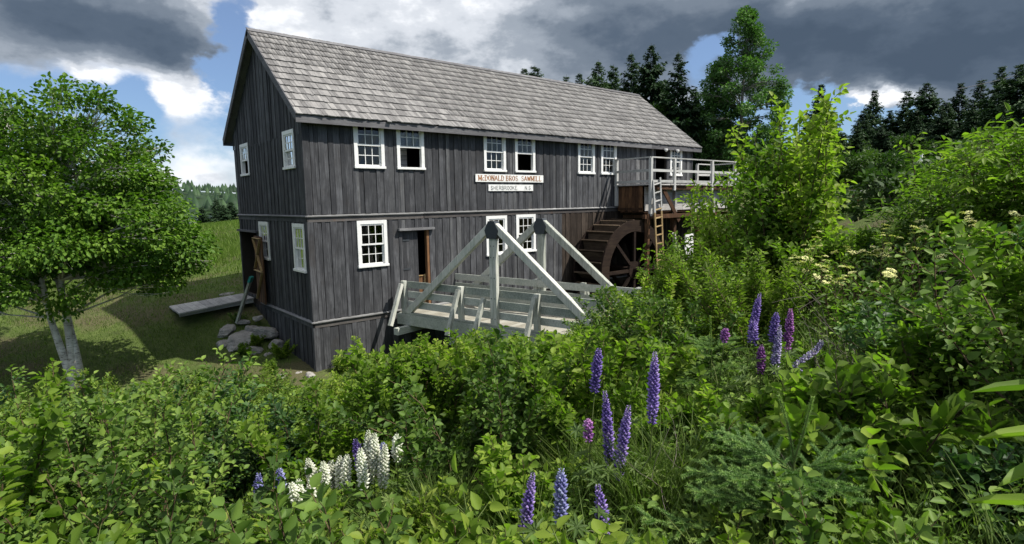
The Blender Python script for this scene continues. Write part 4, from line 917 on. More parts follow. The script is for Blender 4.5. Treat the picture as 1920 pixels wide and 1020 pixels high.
SHRUBS = [(-2.34,-13.85,0.54,0,7,0),(-0.15,-14.63,0.51,3,9,1),(-0.72,-9.75,1.16,0,4,1),(-3.83,-9.72,1.28,3,2,1),(1.1,-10.42,1.26,1,5,2),(-3.86,-11.93,0.44,2,3,1),(0.28,-14.51,0.44,5,9,1),(-0.9,-15.05,1.16,5,9,0),(1.13,-9.53,0.96,0,5,2),(-3.15,-7.61,1.2,1,2,1),(-1.64,-15.32,1.24,1,9,0),(-1.12,-3.28,0.8,2,2,2),(-3.64,-14.8,0.56,1,7,0),(4.39,-12.5,1.06,0,8,2),(-4.31,-12.12,0.51,2,3,0),(-4.52,-13.51,0.6,4,3,0),(3.91,-11.22,1.5,0,7,2),(-4.99,-8.57,1.48,0,1,1),(1.09,-15.09,0.95,3,9,1),(-6.16,-10.77,1.76,0,0,0),(4.34,-14.31,0.92,0,9,1),(-4.89,-10.87,0.59,2,1,1),(4.72,-9.36,1.83,1,6,2),(-3.24,-14.87,0.38,0,8,0),(7.79,-11.69,0.46,5,8,2),(-3.88,-14.44,0.5,4,6,0),(-1.83,-11.64,1.11,0,4,1),(4.23,-8.54,1.28,1,5,2),(-6.26,-2.07,1.82,2,0,2),(-6.36,-7.86,1.75,1,0,1),(2.38,-12.44,1.34,0,7,1),(-4.85,-4.52,1.41,1,1,2),(-2.93,-10.62,1.48,0,3,1),(0.11,-3.4,1.4,0,3,2),(6.3,-12.55,0.81,0,8,2),(-6.86,-5.77,1.49,1,0,1),(-5.8,-6.15,1.81,1,0,1),(-3.49,-5.14,1.45,2,1,2),(-2.24,-8.57,1.51,0,3,1),(-6.63,-3.77,1.58,0,0,2),(7.02,-10.95,0.8,3,8,2),(-2.63,-4.64,1.25,3,2,2),(0.14,-12.59,1.36,2,7,1),(-2.87,-15.38,0.42,3,9,0),(5.19,-14.41,0.75,3,9,2),(-6.46,-4.78,1.43,3,0,1),(-3.75,-12.6,0.46,4,4,0),(-0.07,-11.59,1.16,1,5,1),(1.15,-7.44,1.2,4,4,2),(0.36,-6.21,1.32,1,3,2),(0.32,-9.96,0.91,0,4,2),(-4.79,-11.92,0.68,1,2,0),(-3.04,-9.41,1.14,0,3,1),(-3.22,-12.19,1.38,1,4,1),(5.15,-10.48,1.61,0,7,2),(5.85,-11.14,1.25,1,7,2),(-5.53,-11.88,1.57,1,0,0),(6.05,-8.88,1.57,2,6,2),(-4.11,-2.71,1.33,1,1,2),(2.25,-11,1.62,4,6,2),(-2.67,-6.95,1.04,2,2,2),(-4.21,-14.1,0.57,4,4,0),(3.71,-14.96,0.83,1,9,1),(-2.67,-6.25,1.11,0,2,2),(-4.8,-6.18,1.63,2,1,1),(-1.61,-14.71,0.8,0,9,0),(-0.99,-10.46,1.16,0,4,1),(9.29,-9.83,0.64,0,7,2),(-4.96,-12.35,0.79,1,2,0),(-3.38,-3.65,1.29,3,1,2),(0.26,-7.5,1.35,0,4,2),(-4.86,-12.97,0.85,2,2,0),(2.24,-8.38,1.06,0,5,2),(-4.41,-10.91,0.61,2,2,1),(-7.18,-2.67,1.65,1,0,2),(-6.09,-12.75,1.24,1,0,0),(0.09,-15.16,1.05,0,9,1),(-2.93,-14.16,0.58,1,7,0),(0.07,-4.41,1.6,0,3,2),(-1.58,-2.43,0.63,1,2,2),(-2.47,-15.46,0.34,1,9,0),(-4.26,-12.77,0.56,2,3,0),(2.38,-7.49,1.12,0,4,2),(-2.4,-14.62,0.66,0,8,0),(-5.71,-10.03,1.65,1,0,1),(3.16,-14.33,0.87,0,9,1),(-5.92,-9.04,1.83,1,0,1),(2.58,-14.73,0.93,5,9,1),(-1.11,-2.04,0.44,3,2,2),(6.57,-14.96,0.39,0,9,2),(3.94,-7.51,1.12,0,5,2),(-4.53,-3.43,1.46,2,1,2),(-0.1,-9.07,1.17,1,4,2),(4.68,-15.13,0.64,5,9,1),(4.72,-14.65,0.67,5,9,1),(-4.11,-13.61,0.4,2,4,0),(-4.81,-2.08,0.99,3,0,2),(-1.33,-6.63,1.53,0,3,2),(-3.88,-7.93,1.44,1,1,1),(7,-8.25,1.6,4,6,2),(-0.79,-11.08,1.02,0,5,1),(-0.27,-14.16,0.57,5,8,1),(-1.05,-12.32,1.21,1,6,1),(-2.14,-13.45,0.48,0,6,1),(8.7,-9.17,1.19,0,7,2),(-2.55,-5.39,1.17,1,2,2),(8.27,-11.43,0.41,5,8,2),(-1.59,-9.51,1.4,4,4,1),(5.29,-13.02,0.9,0,9,2),(-5.24,-7.32,1.56,2,0,1),(-3.6,-2.08,1.17,3,1,2),(-5.1,-13.56,1.06,1,2,0),(-1.88,-4.11,0.92,1,2,2),(-4.62,-11.27,0.56,1,2,1),(1.36,-11.89,1.41,1,7,1),(-1.93,-7.67,1.29,4,3,2),(3.43,-9.53,1.68,4,6,2),(-2.69,-3.4,1.17,2,2,2),(-2.55,-11.68,1.29,0,4,1),(7.66,-9.56,1.32,2,7,2),(-2.64,-12.91,1.11,0,5,1),(1.85,-14.83,0.86,5,9,1),(-4.66,-9.57,1.38,3,1,1),(5.48,-7.89,1.67,2,6,2),(5.27,-11.97,1.02,5,8,2),(7.01,-14.14,0.52,0,9,2),(-2.04,-14.24,0.49,5,8,0),(6.24,-14.65,0.49,1,9,2),(-5.57,-3.91,1.66,3,0,2),(3.19,-7.67,1.03,1,5,2),(2.44,-9.44,1.33,0,5,2),(-1.68,-10.86,1.22,2,4,1),(3.52,-8.26,1.26,2,5,2),(-6.59,-9.88,1.49,1,0,0),(4.64,-13.28,1,1,9,2),(-5.41,-12.64,1.01,1,1,0),(3.62,-13.44,1.01,1,9,1),(3.79,-14.15,0.9,0,9,1),(-0.74,-7.43,1.54,0,3,2),(1.51,-8.06,0.94,0,4,2),(-1.83,-12.34,1.09,4,5,1),(7.69,-13.6,0.39,5,9,2),(-6.18,-6.99,1.6,1,0,1),(-3.44,-6.32,1.45,2,1,2),(-5.03,-11.41,0.7,2,1,0),(7.23,-12.28,0.58,1,8,2),(5.64,-13.71,0.79,1,9,2),(-0.01,-10.9,1,2,5,1),(0.86,-4.95,1.41,4,3,2),(7.97,-10.23,0.94,2,7,2),(7.17,-11.65,0.58,5,8,2),(6.48,-13.47,0.68,5,9,2),(6.57,-12.12,0.67,5,8,2),(8.89,-10.48,0.59,5,8,2),(0.67,-14.04,0.4,0,8,1),(-3.67,-8.73,1.27,1,2,1),(6.73,-12.96,0.72,1,9,2),(-3.72,-13.11,0.73,0,4,0),(3.16,-12.88,1.13,1,8,1),(-7.03,-6.7,1.84,3,0,1),(6.94,-13.66,0.45,0,9,2),(1.26,-14.5,0.96,0,9,1),(6.39,-7.44,1.72,1,6,2),(-1.29,-5.26,1,1,3,2),(5.81,-14.55,0.66,3,9,2),(5.82,-12.98,0.7,0,9,2),(0.62,-11.21,1.31,4,6,1),(-4.12,-11.52,0.39,0,3,1),(-3.87,-10.71,1.31,0,2,1),(-1.99,-5.74,0.91,0,2,2),(-3.44,-14.35,0.36,2,6,0),(-1.01,-8.43,1.46,0,3,2),(5.16,-13.7,0.82,3,9,2),(5.92,-10.02,1.34,2,7,2),(-4.31,-6.98,1.52,3,1,1),(-2.26,-2.89,1.06,0,2,2),(7.74,-10.69,0.66,3,8,2),(5.63,-15.18,0.56,5,9,1),(7.25,-10.47,1,1,7,2),(-2.9,-2.23,1.11,0,1,2),(3.16,-15.19,0.85,1,9,1),(-2.06,-12.92,0.51,2,5,1),(0.7,-8.65,1.06,2,4,2),(8.19,-10.87,0.64,0,8,2),(-0.5,-5.08,1.35,0,3,2),(8.63,-9.87,0.87,4,7,2),(-6.32,-2.93,1.65,1,0,2),(2.72,-13.34,0.95,3,8,1),(5.14,-14.91,0.59,0,9,1),(7.5,-11.15,0.62,0,8,2),(-0.69,-13.51,0.34,0,7,1),(6.56,-14.17,0.54,1,9,2),(4.16,-14.83,0.7,1,9,1),(-5.43,-5.36,1.56,1,0,2),(-6.76,-8.73,1.63,2,0,1),(6.25,-13.86,0.71,0,9,2),(-1.74,-2.85,0.67,1,2,2),(-5.38,-2.96,1.35,2,0,2),(-1.13,-4.03,0.94,0,2,2),(7.51,-12.83,0.49,1,9,2),(5.67,-12.49,0.79,1,8,2),(1.54,-9,0.91,0,5,2),(7.95,-12.23,0.39,0,8,2),(-2.45,-9.88,1.31,0,3,1),(3.24,-10.47,1.63,4,6,2),(-0.76,-14.39,0.63,3,8,1),(6.11,-13.3,0.62,1,9,2),(-2.17,-6.63,0.92,0,2,2),(9.46,-10.61,0.37,0,8,2),(-1.66,-13.92,0.35,1,7,0),(3.53,-12.01,1.32,0,7,2),(-4.2,-13.18,0.35,0,3,0),(-7.42,-4.16,1.78,2,0,1),(6.99,-14.83,0.42,0,9,2),(-3.22,-13,0.35,0,4,0),(6.65,-11.54,0.81,0,8,2),(7.09,-13.26,0.59,1,9,2),(2.25,-15.16,0.84,3,9,1),(6.82,-9.71,1.33,0,7,2),(-1.2,-2.7,0.56,2,2,2),(8.46,-10.48,0.57,5,8,2),(4.52,-7,1.25,2,5,2),(7.45,-14.18,0.37,0,9,2),(-2.98,-8.37,1.12,4,2,1),(4.11,-10.2,1.73,0,6,2),(7.08,-12.7,0.6,0,9,2),(-0.16,-8.28,1.21,0,4,2),(-0.17,-10.31,1.03,0,4,1),(-1.8,-3.46,0.81,1,2,2),(-1.18,-14.45,0.71,3,8,0),(-1.5,-4.68,0.96,2,2,2),(7.91,-8.41,1.38,4,6,2),(-2.54,-15.06,0.42,3,9,0),(2.05,-10.16,1.39,0,6,2),(-1.16,-11.6,0.97,0,5,1),(2.9,-8.7,1.19,1,5,2),(1,-3.51,1.35,2,3,2),(2.17,-14.31,0.86,1,9,1),(-4.03,-4.32,1.48,0,1,2),(8,-13.19,0.4,5,9,2),(-3.61,-11.56,0.35,0,3,1),(-2.04,-2.04,0.82,1,2,2),(-3.8,-14.04,0.33,0,5,0),(-0.39,-6.68,1.31,2,3,2),(0.7,-14.53,0.35,1,9,1),(3.01,-7.06,0.99,2,4,2),(5.77,-14.13,0.67,0,9,2),(1.95,-7,1.06,4,4,2),(9.71,-10.06,0.4,1,8,2),(-4.63,-13.97,0.76,0,4,0),(6.14,-15.04,0.46,5,9,2),(8.39,-12.25,0.34,0,9,2),(6.2,-11.8,0.92,1,8,2),(4.68,-13.9,0.82,5,9,2),(8.82,-10.9,0.46,5,8,2),(0.14,-14.06,0.51,1,8,1),(8.06,-12.73,0.38,0,9,2),(-4.2,-5.6,1.36,2,1,2),(-0.58,-3.37,0.85,0,3,2),(5.01,-12.56,0.89,0,8,2),(-1.68,-13.13,0.33,2,6,1),(8.74,-11.73,0.34,3,8,2),(4.66,-7.87,1.32,4,5,2),(-3.36,-13.4,0.35,1,5,0),(-3.31,-2.84,1.16,2,1,2),(1.63,-15.34,0.84,1,9,1),(6.6,-10.47,1.2,1,7,2),(5.41,-7.04,1.4,4,5,2),(9.27,-11.05,0.36,3,8,2),(4.55,-11.79,1.19,5,8,2),(8.88,-11.35,0.36,1,8,2),(-0.75,-5.92,1.5,4,3,2),(0.57,-9.31,0.87,4,4,2),(10.04,-10.34,0.34,0,8,2),(4.09,-15.23,0.66,5,9,1),(0.96,-6.72,1.27,1,4,2),(6.15,-14.26,0.58,5,9,2),(-6.33,-11.69,1.32,0,0,0),(2.79,-11.67,1.44,4,7,2),(-2.5,-14.22,0.67,0,7,0),(4.17,-13.7,1.02,5,9,1),(-1.99,-4.95,0.92,0,2,2)]
LUPINS = [(-3.32,-13.44,2.42,0.26,'violet'),(-3.27,-13.44,2.15,0.48,'violet'),(-3.38,-13.41,1.99,0.13,'pink'),(-3.29,-13.64,2.12,0.45,'violet'),(-3.14,-13.7,2.41,0.41,'violet'),(-3.99,-13.6,1.93,0.4,'violet'),(-4.02,-13.83,2.05,0.26,'blue'),(-3.76,-13.82,1.88,0.32,'violet'),(-1.47,-13.47,2.53,0.38,'violet'),(-1.61,-13.49,2.33,0.18,'violet'),(-1.5,-13.62,2.4,0.22,'violet'),(-1.42,-13.69,2.43,0.33,'pink'),(-1.5,-13.65,2.3,0.38,'pale'),(-1.58,-13.55,2.15,0.22,'pink'),(-1.2,-13.84,2.18,0.26,'pale'),(-1.75,-13.35,2.27,0.11,'pink'),(-4.78,-11.72,1.5,0.26,'blue'),(-4.69,-11.86,1.55,0.17,'blue'),(-4.3,-12.2,1.75,0.23,'violet'),(-4.13,-12.25,1.69,0.18,'blue'),(-4.27,-12.34,1.84,0.33,'white'),(-4.25,-12.38,1.83,0.23,'white'),(-4.09,-12.38,1.78,0.16,'white'),(-4.22,-12.46,1.77,0.26,'white'),(-4.34,-12.36,1.75,0.22,'white'),(-4.56,-12.04,1.64,0.21,'white'),(-4.49,-12.11,1.62,0.2,'white'),(-4.41,-12.05,1.58,0.19,'white'),(-4.39,-12.15,1.64,0.21,'white'),(-4.36,-12.2,1.66,0.18,'white'),(-4.62,-12.02,1.51,0.21,'white'),(-4.68,-12.05,1.52,0.17,'white'),(-4.6,-12.18,1.56,0.19,'white')]
SR = random.Random(21)
SNAME = ['alder_shrub','bramble_shrub','meadowsweet_shrub','viburnum_shrub','willow_shrub','dogwood_shrub']
SDESC = ['broad-leaved light green shrub','small-leaved dark green shrub','narrow-leaved upright shrub','glossy dark-leaved shrub','yellow-green young shrub','large-leaved green shrub']
SZONE = ['below the birch','below the shaded lawn','below the mill corner','below the mill door','below the king posts','below the waterwheel','left of the far lupins','around the far lupins','beside the dead twigs','at the right edge']
SROW = ['in the front row','in the middle rows','in the back rows']
for (x, y, hgt, typ, zone, row) in SHRUBS:
    place_shrub(SNAME[typ], typ, x, y, hgt, SR, SDESC[typ]+' '+SZONE[zone]+', '+SROW[row], 'shrub', 'thicket '+SDESC[typ]+'s '+SZONE[zone]+' '+SROW[row])

for (x, y, hgt, typ, lab) in ((-.75,3.0,.45,4,'small leafy weed among the boulders by the gable'),(-1.3,2.6,.4,0,'leafy weed in front of the large pale boulder'),(-.45,1.6,.55,4,'leafy weed along the gable base'),(-.9,4.55,.35,1,'dark weed at the foot of the leaning plank'),(.55,-.45,.5,2,'thin weed against the front wall near the corner'),(-1.0,.6,.45,0,'leafy weed beside the single pale stone')):
    place_shrub('weed', typ, x, y, hgt, SR, lab, 'weed', 'weeds at the mill base')

# ---------------------------------------------------------------- broadleaf trees and conifers
def crown_tree(name, loc, label, cat, group, seed, clumps, leaf_n, LL, LW_, leaf, trunk_lines, bark_m, kite=False, limb=True, flat=.75):
    """clumps: (centre (3), radius) around the base; leaves sit through each clump, thicker towards its outside and top"""
    rs = np.random.default_rng(seed); e = empty(name, loc)
    P, D, N, L_, T = [], [], [], [], []
    cen = np.mean([c for c, _ in clumps], 0)
    lines = list(trunk_lines); starts = np.concatenate([tl[0][len(tl[0])//3:] for tl in trunk_lines])
    for c, r in clumps:
        c = np.array(c); n = int(leaf_n*(r/.6)**2)
        d = unit(rs.normal(size=(n,3))); rad = r*np.clip(rs.random(n)**.45, 0, 1)
        p = c+d*rad[:,None]*np.array([1,1,flat]); outw = unit(c-cen)
        ld = unit(d*.6+outw*.5+np.array([0,0,-.25])+rs.normal(size=(n,3))*.45)
        P.append(p); D.append(ld); N.append(unit(np.array([0,0,1.])+d*.6+rs.normal(size=(n,3))*.5)); L_.append(LL*rs.uniform(.65,1.25,n))
        T.append(np.clip(.45+rs.normal()*.15+.16*rs.normal(size=n), 0, 1))
        if limb:
            s = starts[np.argmin(np.linalg.norm(starts-c+np.array([0,0,r*1.2]), axis=1))]
            mid = (s+c)/2+rs.normal(size=3)*.12+np.array([0,0,.12])
            pts = np.array([s, (s*.6+mid*.4)*1.0, mid, (mid+c)/2, c+outw*r*.4]); ln = np.linalg.norm(c-s); lines.append((pts, np.linspace(.010+.010*ln,.006,5)))
            for _ in range(5):
                q = c+unit(rs.normal(size=3)+outw)*r*.85; lines.append((np.array([mid,(mid+q)/2+rs.normal(size=3)*.06,q]), np.array([.010,.006,.003])))
    P, D, N, L_, T = (np.concatenate(a) for a in (P,D,N,L_,T))
    if kite: V, F = kite_arrays(P, D, N, L_, L_*LW_/LL); tn = T
    else: V, F = leaf_arrays(P, D, N, L_, L_*LW_/LL); tn = np.repeat(T, 2)
    obj('crown', np_mesh('crown', V, [F], M[leaf], tone=tn), e)
    V, F = strip_tubes(lines, 7); obj('trunk', np_mesh('trunk', V, [F], M[bark_m], smooth=True), e)
    tag(e, label, cat, group); return e

def round_clumps(rs, zc, rx, rz, n, r0, r1, cx=0, cy=0, power=.5, lowcut=-1.):
    out_ = []; tries = 0
    while len(out_) < n and tries < n*60:
        tries += 1
        d = unit(rs.normal(size=3)); 
        if d[2] < lowcut: continue
        k = rs.random()**power; r = rs.uniform(r0, r1); c = np.array([cx+d[0]*rx*k, cy+d[1]*rx*k, zc+d[2]*rz*k])
        if any(np.linalg.norm(c-q)<.62*(r+s) for q, s in out_): continue
        out_.append((c, r))
    return out_
# big clump-stemmed birch on the lawn
rs = np.random.default_rng(4)
stems = []
for a, tilt, ln in ((2.4,.24,4.6),(2.2,.12,5.6),(.9,.03,6.2)):
    d0 = (math.cos(a)*math.sin(tilt), math.sin(a)*math.sin(tilt), math.cos(tilt)); pts = curve_pts((.09*math.cos(a),.09*math.sin(a),-.1), d0, ln, 12, rs, .035, -.02)
    stems.append((pts, np.linspace(.118,.022,12)))
cl = []
for (cr, cd, cz, rh, rv_, nc) in ((.6,0,5.9,2.0,1.9,52),(-1.7,.4,5.7,1.8,2.0,44),(1.7,-.1,4.3,1.7,1.7,44),(-.2,-.6,3.75,2.2,1.4,46),(-2.6,.2,3.7,1.7,1.7,40),(2.6,.3,3.6,.9,.9,12)):
    for c, r in round_clumps(rs, cz, rh, rv_, int(nc*1.05), .30, .80, power=.42): cl.append((np.array([c[0]+cr*.766-cd*.0, c[1]-cr*.642+cd, c[2]]), r))
crown_tree('birch_tree', (-5.25,3.4,-1.55), 'big white-trunked birch with three stems on the lawn left of the mill', 'tree', 'birches by the lawn', 5, cl, 330, .105, .082, 'leaf_birch', stems, 'birchbark')
rs = np.random.default_rng(14)
stems = [(curve_pts((0,0,-.1), (.05,.02,1), 6.2, 10, rs, .03), np.linspace(.14,.02,10))]
cl = round_clumps(rs, 4.8, 2.7, 3.2, 100, .42, .75, power=.36)
crown_tree('birch_tree', (-9.9,5.6,-1.3), 'leafy birch cut by the left picture edge behind the big birch', 'tree', 'birches by the lawn', 15, cl, 330, .11, .082, 'leaf_birch', stems, 'birchbark')

def spruce_mesh(hgt, rad, seed, dens=1., bare=.06):
    rs = np.random.default_rng(seed); lines = [(np.array([(0,0,-.5),(.02*hgt*rs.normal()*.1,0,hgt*.5),(0,0,hgt)]), np.array([.013*hgt,.008*hgt,.01]))]
    P, D, N, L_, T = [], [], [], [], []
    z = hgt*bare
    while z < hgt*.985:
        t_ = z/hgt; R = rad*(1-t_)**.82*(1+.18*rs.normal())+.12; nb_ = int(rs.integers(5,9))
        for k in range(nb_):
            a = rs.uniform(0,6.283); rl = max(.15, R*rs.uniform(.45,1.2)); drop = (.30*(1-t_)-.12)
            dirv = np.array([math.cos(a), math.sin(a), -drop]); m_ = max(3, int(rl/.32))
            for s in range(m_):
                f_ = (s+.8)/m_; p = np.array([0,0,z])+dirv*rl*f_+np.array([0,0,.16*rl*f_*f_]); wl_ = rl*.34*(1.15-f_*.8)+.12
                for sg in (-1, 1, 0):
                    dd = unit(np.array([math.cos(a+sg*.85), math.sin(a+sg*.85), -.22-.25*rs.random()]))
                    for _ in range(max(1, int(2.2*dens))):
                        P.append(p+rs.normal(size=3)*.05); D.append(unit(dd+rs.normal(size=3)*.22)); N.append(np.array([0,0,1.])+rs.normal(size=3)*.5); L_.append(wl_*rs.uniform(.7,1.3)); T.append(np.clip(.32+.32*f_+.16*rs.normal(),0,1))
        z += (.20+.13*(1-t_))*rs.uniform(.75,1.3)*(hgt/12)**.3
    L_ = np.array(L_); V, F = kite_arrays(P, D, N, L_, L_*.46, .3)
    fo = np_mesh('crown', V, [F], M['needle'], tone=T); V, F = strip_tubes(lines, 6); return fo, np_mesh('trunk', V, [F], M['trunk'], smooth=True)
SPR = [(spruce_mesh(14, 4.3, 40), 14), (spruce_mesh(14, 3.6, 41), 14), (spruce_mesh(12, 3.9, 42, bare=.1), 12), (spruce_mesh(10, 3.4, 43), 10), (spruce_mesh(13, 2.7, 44), 13)]
def place_spruce(x, y, z, hgt, v, label, group, wide=1.):
    (fo, tr), h0 = SPR[v]; e = empty('spruce_tree', (x,y,z), SR.uniform(0,6.28)); s = hgt/h0; e.scale = (s*wide, s*wide, s)
    obj('crown', fo, e); obj('trunk', tr, e); tag(e, label, 'tree', group)
for (x,y,z,hgt,v,lab,gr,wd) in [
 (32.6,28,3.13,13.1,4,'thin spruce tip just above the roof ridge, leftmost of all','spruces behind the roof',1),
 (34.1,28.1,3.25,13.5,2,'spruce tip above the ridge, second from the roof gable','spruces behind the roof',1),
 (32.7,22.3,3.27,11.4,1,'small spruce tip peeping over the ridge','spruces behind the roof',0.9),
 (34.4,22.3,3.37,11.6,4,'small narrow spruce tip over the ridge beside its twin','spruces behind the roof',1),
 (33.5,19.2,3.38,12.1,0,'dark spruce behind the roof with a forked-looking crown','spruces behind the roof',0.85),
 (37.7,21,3.59,12.4,2,'spruce behind the roof between two taller ones','spruces behind the roof',0.9),
 (35.8,17.4,3.53,12.6,1,'tall dark spruce rising behind the roof slope','spruces behind the roof',0.95),
 (34.6,14.4,3.51,12.5,0,'tallest dark spruce behind the far roof end','spruces behind the roof',0.85),
 (33.6,11.1,3.47,11.1,1,'tall dark spruce standing beside the poplar, clear of the roof','spruces behind the roof',0.95),
 (39.5,16.6,3.72,10.3,3,'shorter dark spruce filling the gap behind the roof end','spruces behind the roof',1.1),
 (39.7,13.6,3.72,9.1,3,'dark spruce half hidden by the tall poplar','spruces behind the roof',1.1),
 (33,16.4,3.41,8.3,3,'low dark spruce along the ridge line behind the roof','spruces behind the roof',1.2),
 (36.1,16.4,3.57,8.2,3,'low spruce behind the lower roof end','spruces behind the roof',1.2),
 (65.5,18.5,4.1,9.8,4,'thin spruce spire just right of the poplar','spruces of the right wood',1.15),
 (57,10,4.31,10.3,4,'slender spruce spire above the bright sapling','spruces of the right wood',1.15),
 (61.9,10.7,4.33,7.7,3,'low dark spruce right of the slender spire','spruces of the right wood',1.15),
 (62.3,7.8,4.33,7.9,2,'dark spruce in the wood, above the low crib','spruces of the right wood',1.15),
 (70.3,9.5,3.97,11.4,4,'pointed spruce where the wood begins to rise','spruces of the right wood',1.15),
 (64.4,6,4.24,8,0,'wide dark spruce in the middle of the right wood','spruces of the right wood',1.15),
 (68.4,5.7,4.06,10.6,1,'spruce against the small white cloud','spruces of the right wood',1.15),
 (65.3,3.1,4.2,10.5,0,'tall broad spruce under the dark cloud','spruces of the right wood',1.15),
 (62.8,0.8,4.31,7.8,3,'squat spruce between taller neighbours in the right wood','spruces of the right wood',1.15),
 (65.3,0.3,4.2,9.9,4,'narrow pointed spruce near the right edge','spruces of the right wood',1.15),
 (61.8,-2,4.34,9.4,1,'tall spruce third from the right edge','spruces of the right wood',1.15),
 (57.9,-4.1,4.29,9.6,4,'thin tall spruce second from the right edge','spruces of the right wood',1.15),
 (53.7,-5.9,4.15,9.1,0,'tallest spruce, cut by the right edge','spruces of the right wood',1.15),
 (55.9,-0.4,4.26,5.5,2,'dark spruce low in front of the right wood','spruces of the right wood',1.15),
 (54.3,-4.4,4.18,5.4,2,'dark spruce low near the right edge','spruces of the right wood',1.15),
 (51.5,5.7,4.16,4.8,3,'small spruce behind the bright sapling top','spruces of the right wood',1.15),
 (63.1,14.6,4.25,5.5,3,'small far spruce left of the bright sapling','spruces of the right wood',1.15),
 (52.3,-7.6,4.08,7.4,2,'spruce half outside the right edge','spruces of the right wood',1.15),
 (24.2,117.1,-2.67,7.5,2,'dark far spruce left of the mill gable, tallest there','far spruces by the river',1.5),
 (27.8,120.6,-2.58,6.7,3,'dark far spruce touching the gable edge','far spruces by the river',1.5),
 (22.6,105.1,-1.35,4.8,3,'squat far spruce in front of the hill by the gable','far spruces by the river',1.5),
 (21.2,116.7,-2.86,6,3,'low far spruce by the river bank','far spruces by the river',1.5),
 (48.2,3.36,3.97344,5.60656,1,'pointed spruce at the left end of the right wood, in front','spruces of the right wood',1.15),
 (47.47,1.24,3.90338,5.07662,0,'broad spruce in the front of the right wood above the post','spruces of the right wood',1.15),
 (50.96,-0.22,4.0683,5.7317,1,'front spruce just right of the white post','spruces of the right wood',1.15),
 (55.03,-0.88,4.22997,6.27003,0,'front spruce under the tall broad one','spruces of the right wood',1.15),
 (51.93,-3.6,4.07447,6.00553,2,'front spruce below the narrow pointed one','spruces of the right wood',1.15),
 (49.94,-5.87,3.9622,6.2078,1,'front spruce near the right edge','spruces of the right wood',1.15),
 (48.47,-7.26,3.86394,6.32606,0,'front spruce cut by the right edge','spruces of the right wood',1.15),
]: place_spruce(x,y,z,hgt,v,lab,gr,wd)

# tall poplars right of the roof
def poplar(loc, hgt, rad, seed, label, group, n=90, leaf_n=170, lean=0.):
    rs = np.random.default_rng(seed); st = [(curve_pts((0,0,-.5), (lean,0,1), hgt*.92, 10, rs, .02), np.linspace(.22,.03,10))]; cl = []
    while len(cl) < n:
        t_ = rs.random()**.9; z = hgt*(.20+.80*t_); R = rad*min(1, 1.75*(1-t_)+.06)**.85*min(1, .55+t_*1.6); a = rs.uniform(0,6.283); k = rs.random()**.4*R
        cl.append((np.array([k*math.cos(a)+lean*z, k*math.sin(a), z]), rs.uniform(.40,.80)*(1.1-.45*t_)))
    return crown_tree('poplar_tree', loc, label, 'tree', group, seed+1, cl, leaf_n, .19, .14, 'leaf_poplar', st, 'greytrunk', kite=True, flat=.8)
poplar((35.8,7,3.47), 13.4, 3.1, 60, 'tall dense poplar towering right of the roof, tallest tree', 'poplars beyond the platform', n=190, lean=0.02)
poplar((36,9,3.53), 10, 2.2, 65, 'shorter leafy poplar leaning on the tallest one', 'poplars beyond the platform', n=80, lean=0)

def bush_tree(loc, hgt, rad, seed, label, group, leaf='leaf_forest', n=42):
    rs = np.random.default_rng(seed); st = [(curve_pts((0,0,-.4), (.04,0,1), hgt*.8, 8, rs, .03), np.linspace(.16,.03,8))]
    cl = round_clumps(rs, hgt*.58, rad, hgt*.42, n, .6, 1.1, power=.4)
    return crown_tree('leafy_tree', loc, label, 'tree', group, seed+1, cl, 150, .24, .18, leaf, st, 'greytrunk', kite=True)
bush_tree((54.6,6,4.26), 4.0, 2.4, 80, 'dark round-crowned tree at the foot of the right wood', 'leafy trees at the wood edge')
bush_tree((51.1,0.9,4.08), 4.0, 2.6, 83, 'broad leafy tree in the middle of the right wood', 'leafy trees at the wood edge')
bush_tree((44.1,3.6,3.77), 2.4, 2.4, 86, 'low leafy tree behind the bright sapling', 'leafy trees at the wood edge')
bush_tree((49.3,-3.1,3.95), 2.8, 2.4, 89, 'leafy tree at the front of the right wood, under the narrow spruce', 'leafy trees at the wood edge')
bush_tree((47.3,-6.3,3.79), 3.6, 2.4, 92, 'leafy tree near the right edge of the wood', 'leafy trees at the wood edge')
bush_tree((42.2,-0,3.56), 2.7, 2.6, 95, 'low leafy tree above the white post', 'leafy trees at the wood edge')
bush_tree((44.2,9,3.87), 4, 2.4, 98, 'low dark leafy tree right of the poplar trunk', 'leafy trees at the wood edge')
bush_tree((42.2,13.5,3.82), 5.3, 2.4, 101, 'low leafy tree behind the platform railing', 'leafy trees at the wood edge')
bush_tree((37.1,22.5,3.52), 10.2, 2.6, 104, 'round leafy crown among spruces just over the ridge', 'leafy trees at the wood edge')
bush_tree((33.2,13.4,3.44), 7.2, 2.4, 107, 'bright leafy crown behind the roof end', 'leafy trees at the wood edge')

for (x, y, hgt, rad, sd_, lab) in ((20.7,-4.9,1.5,1.3,120,'low dark bush beyond the platform end, left of the timber crib'),(17.4,-8.7,1.4,1.2,123,'low leafy bush just in front of the timber crib'),(21.4,-9.4,1.4,1.3,126,'leafy bush hiding the foot of the white post'),(18.0,-10.9,1.2,1.3,129,'leafy bush on the bank right of the white post')):
    bush_tree((x,y,H(x,y)-.3), hgt, rad, sd_, lab, 'bushes on the bank top', 'leaf_forest', 22)
# overhead cable in front of the right wood
a_, b_ = np.array((52.35,-2.39,11.66)), np.array((61.08,-9.14,14.98)); ts = np.linspace(0,1,16)[:,None]
V, F = strip_tubes([(a_+(b_-a_)*ts-np.array([0,0,1.6])*(ts*(1-ts)), np.full(16,.025))], 5)
o = obj('overhead_cable', np_mesh('overhead_cable', V, [F], M['iron'])); tag(o, 'thin dark overhead cable in front of the right wood', 'cable')
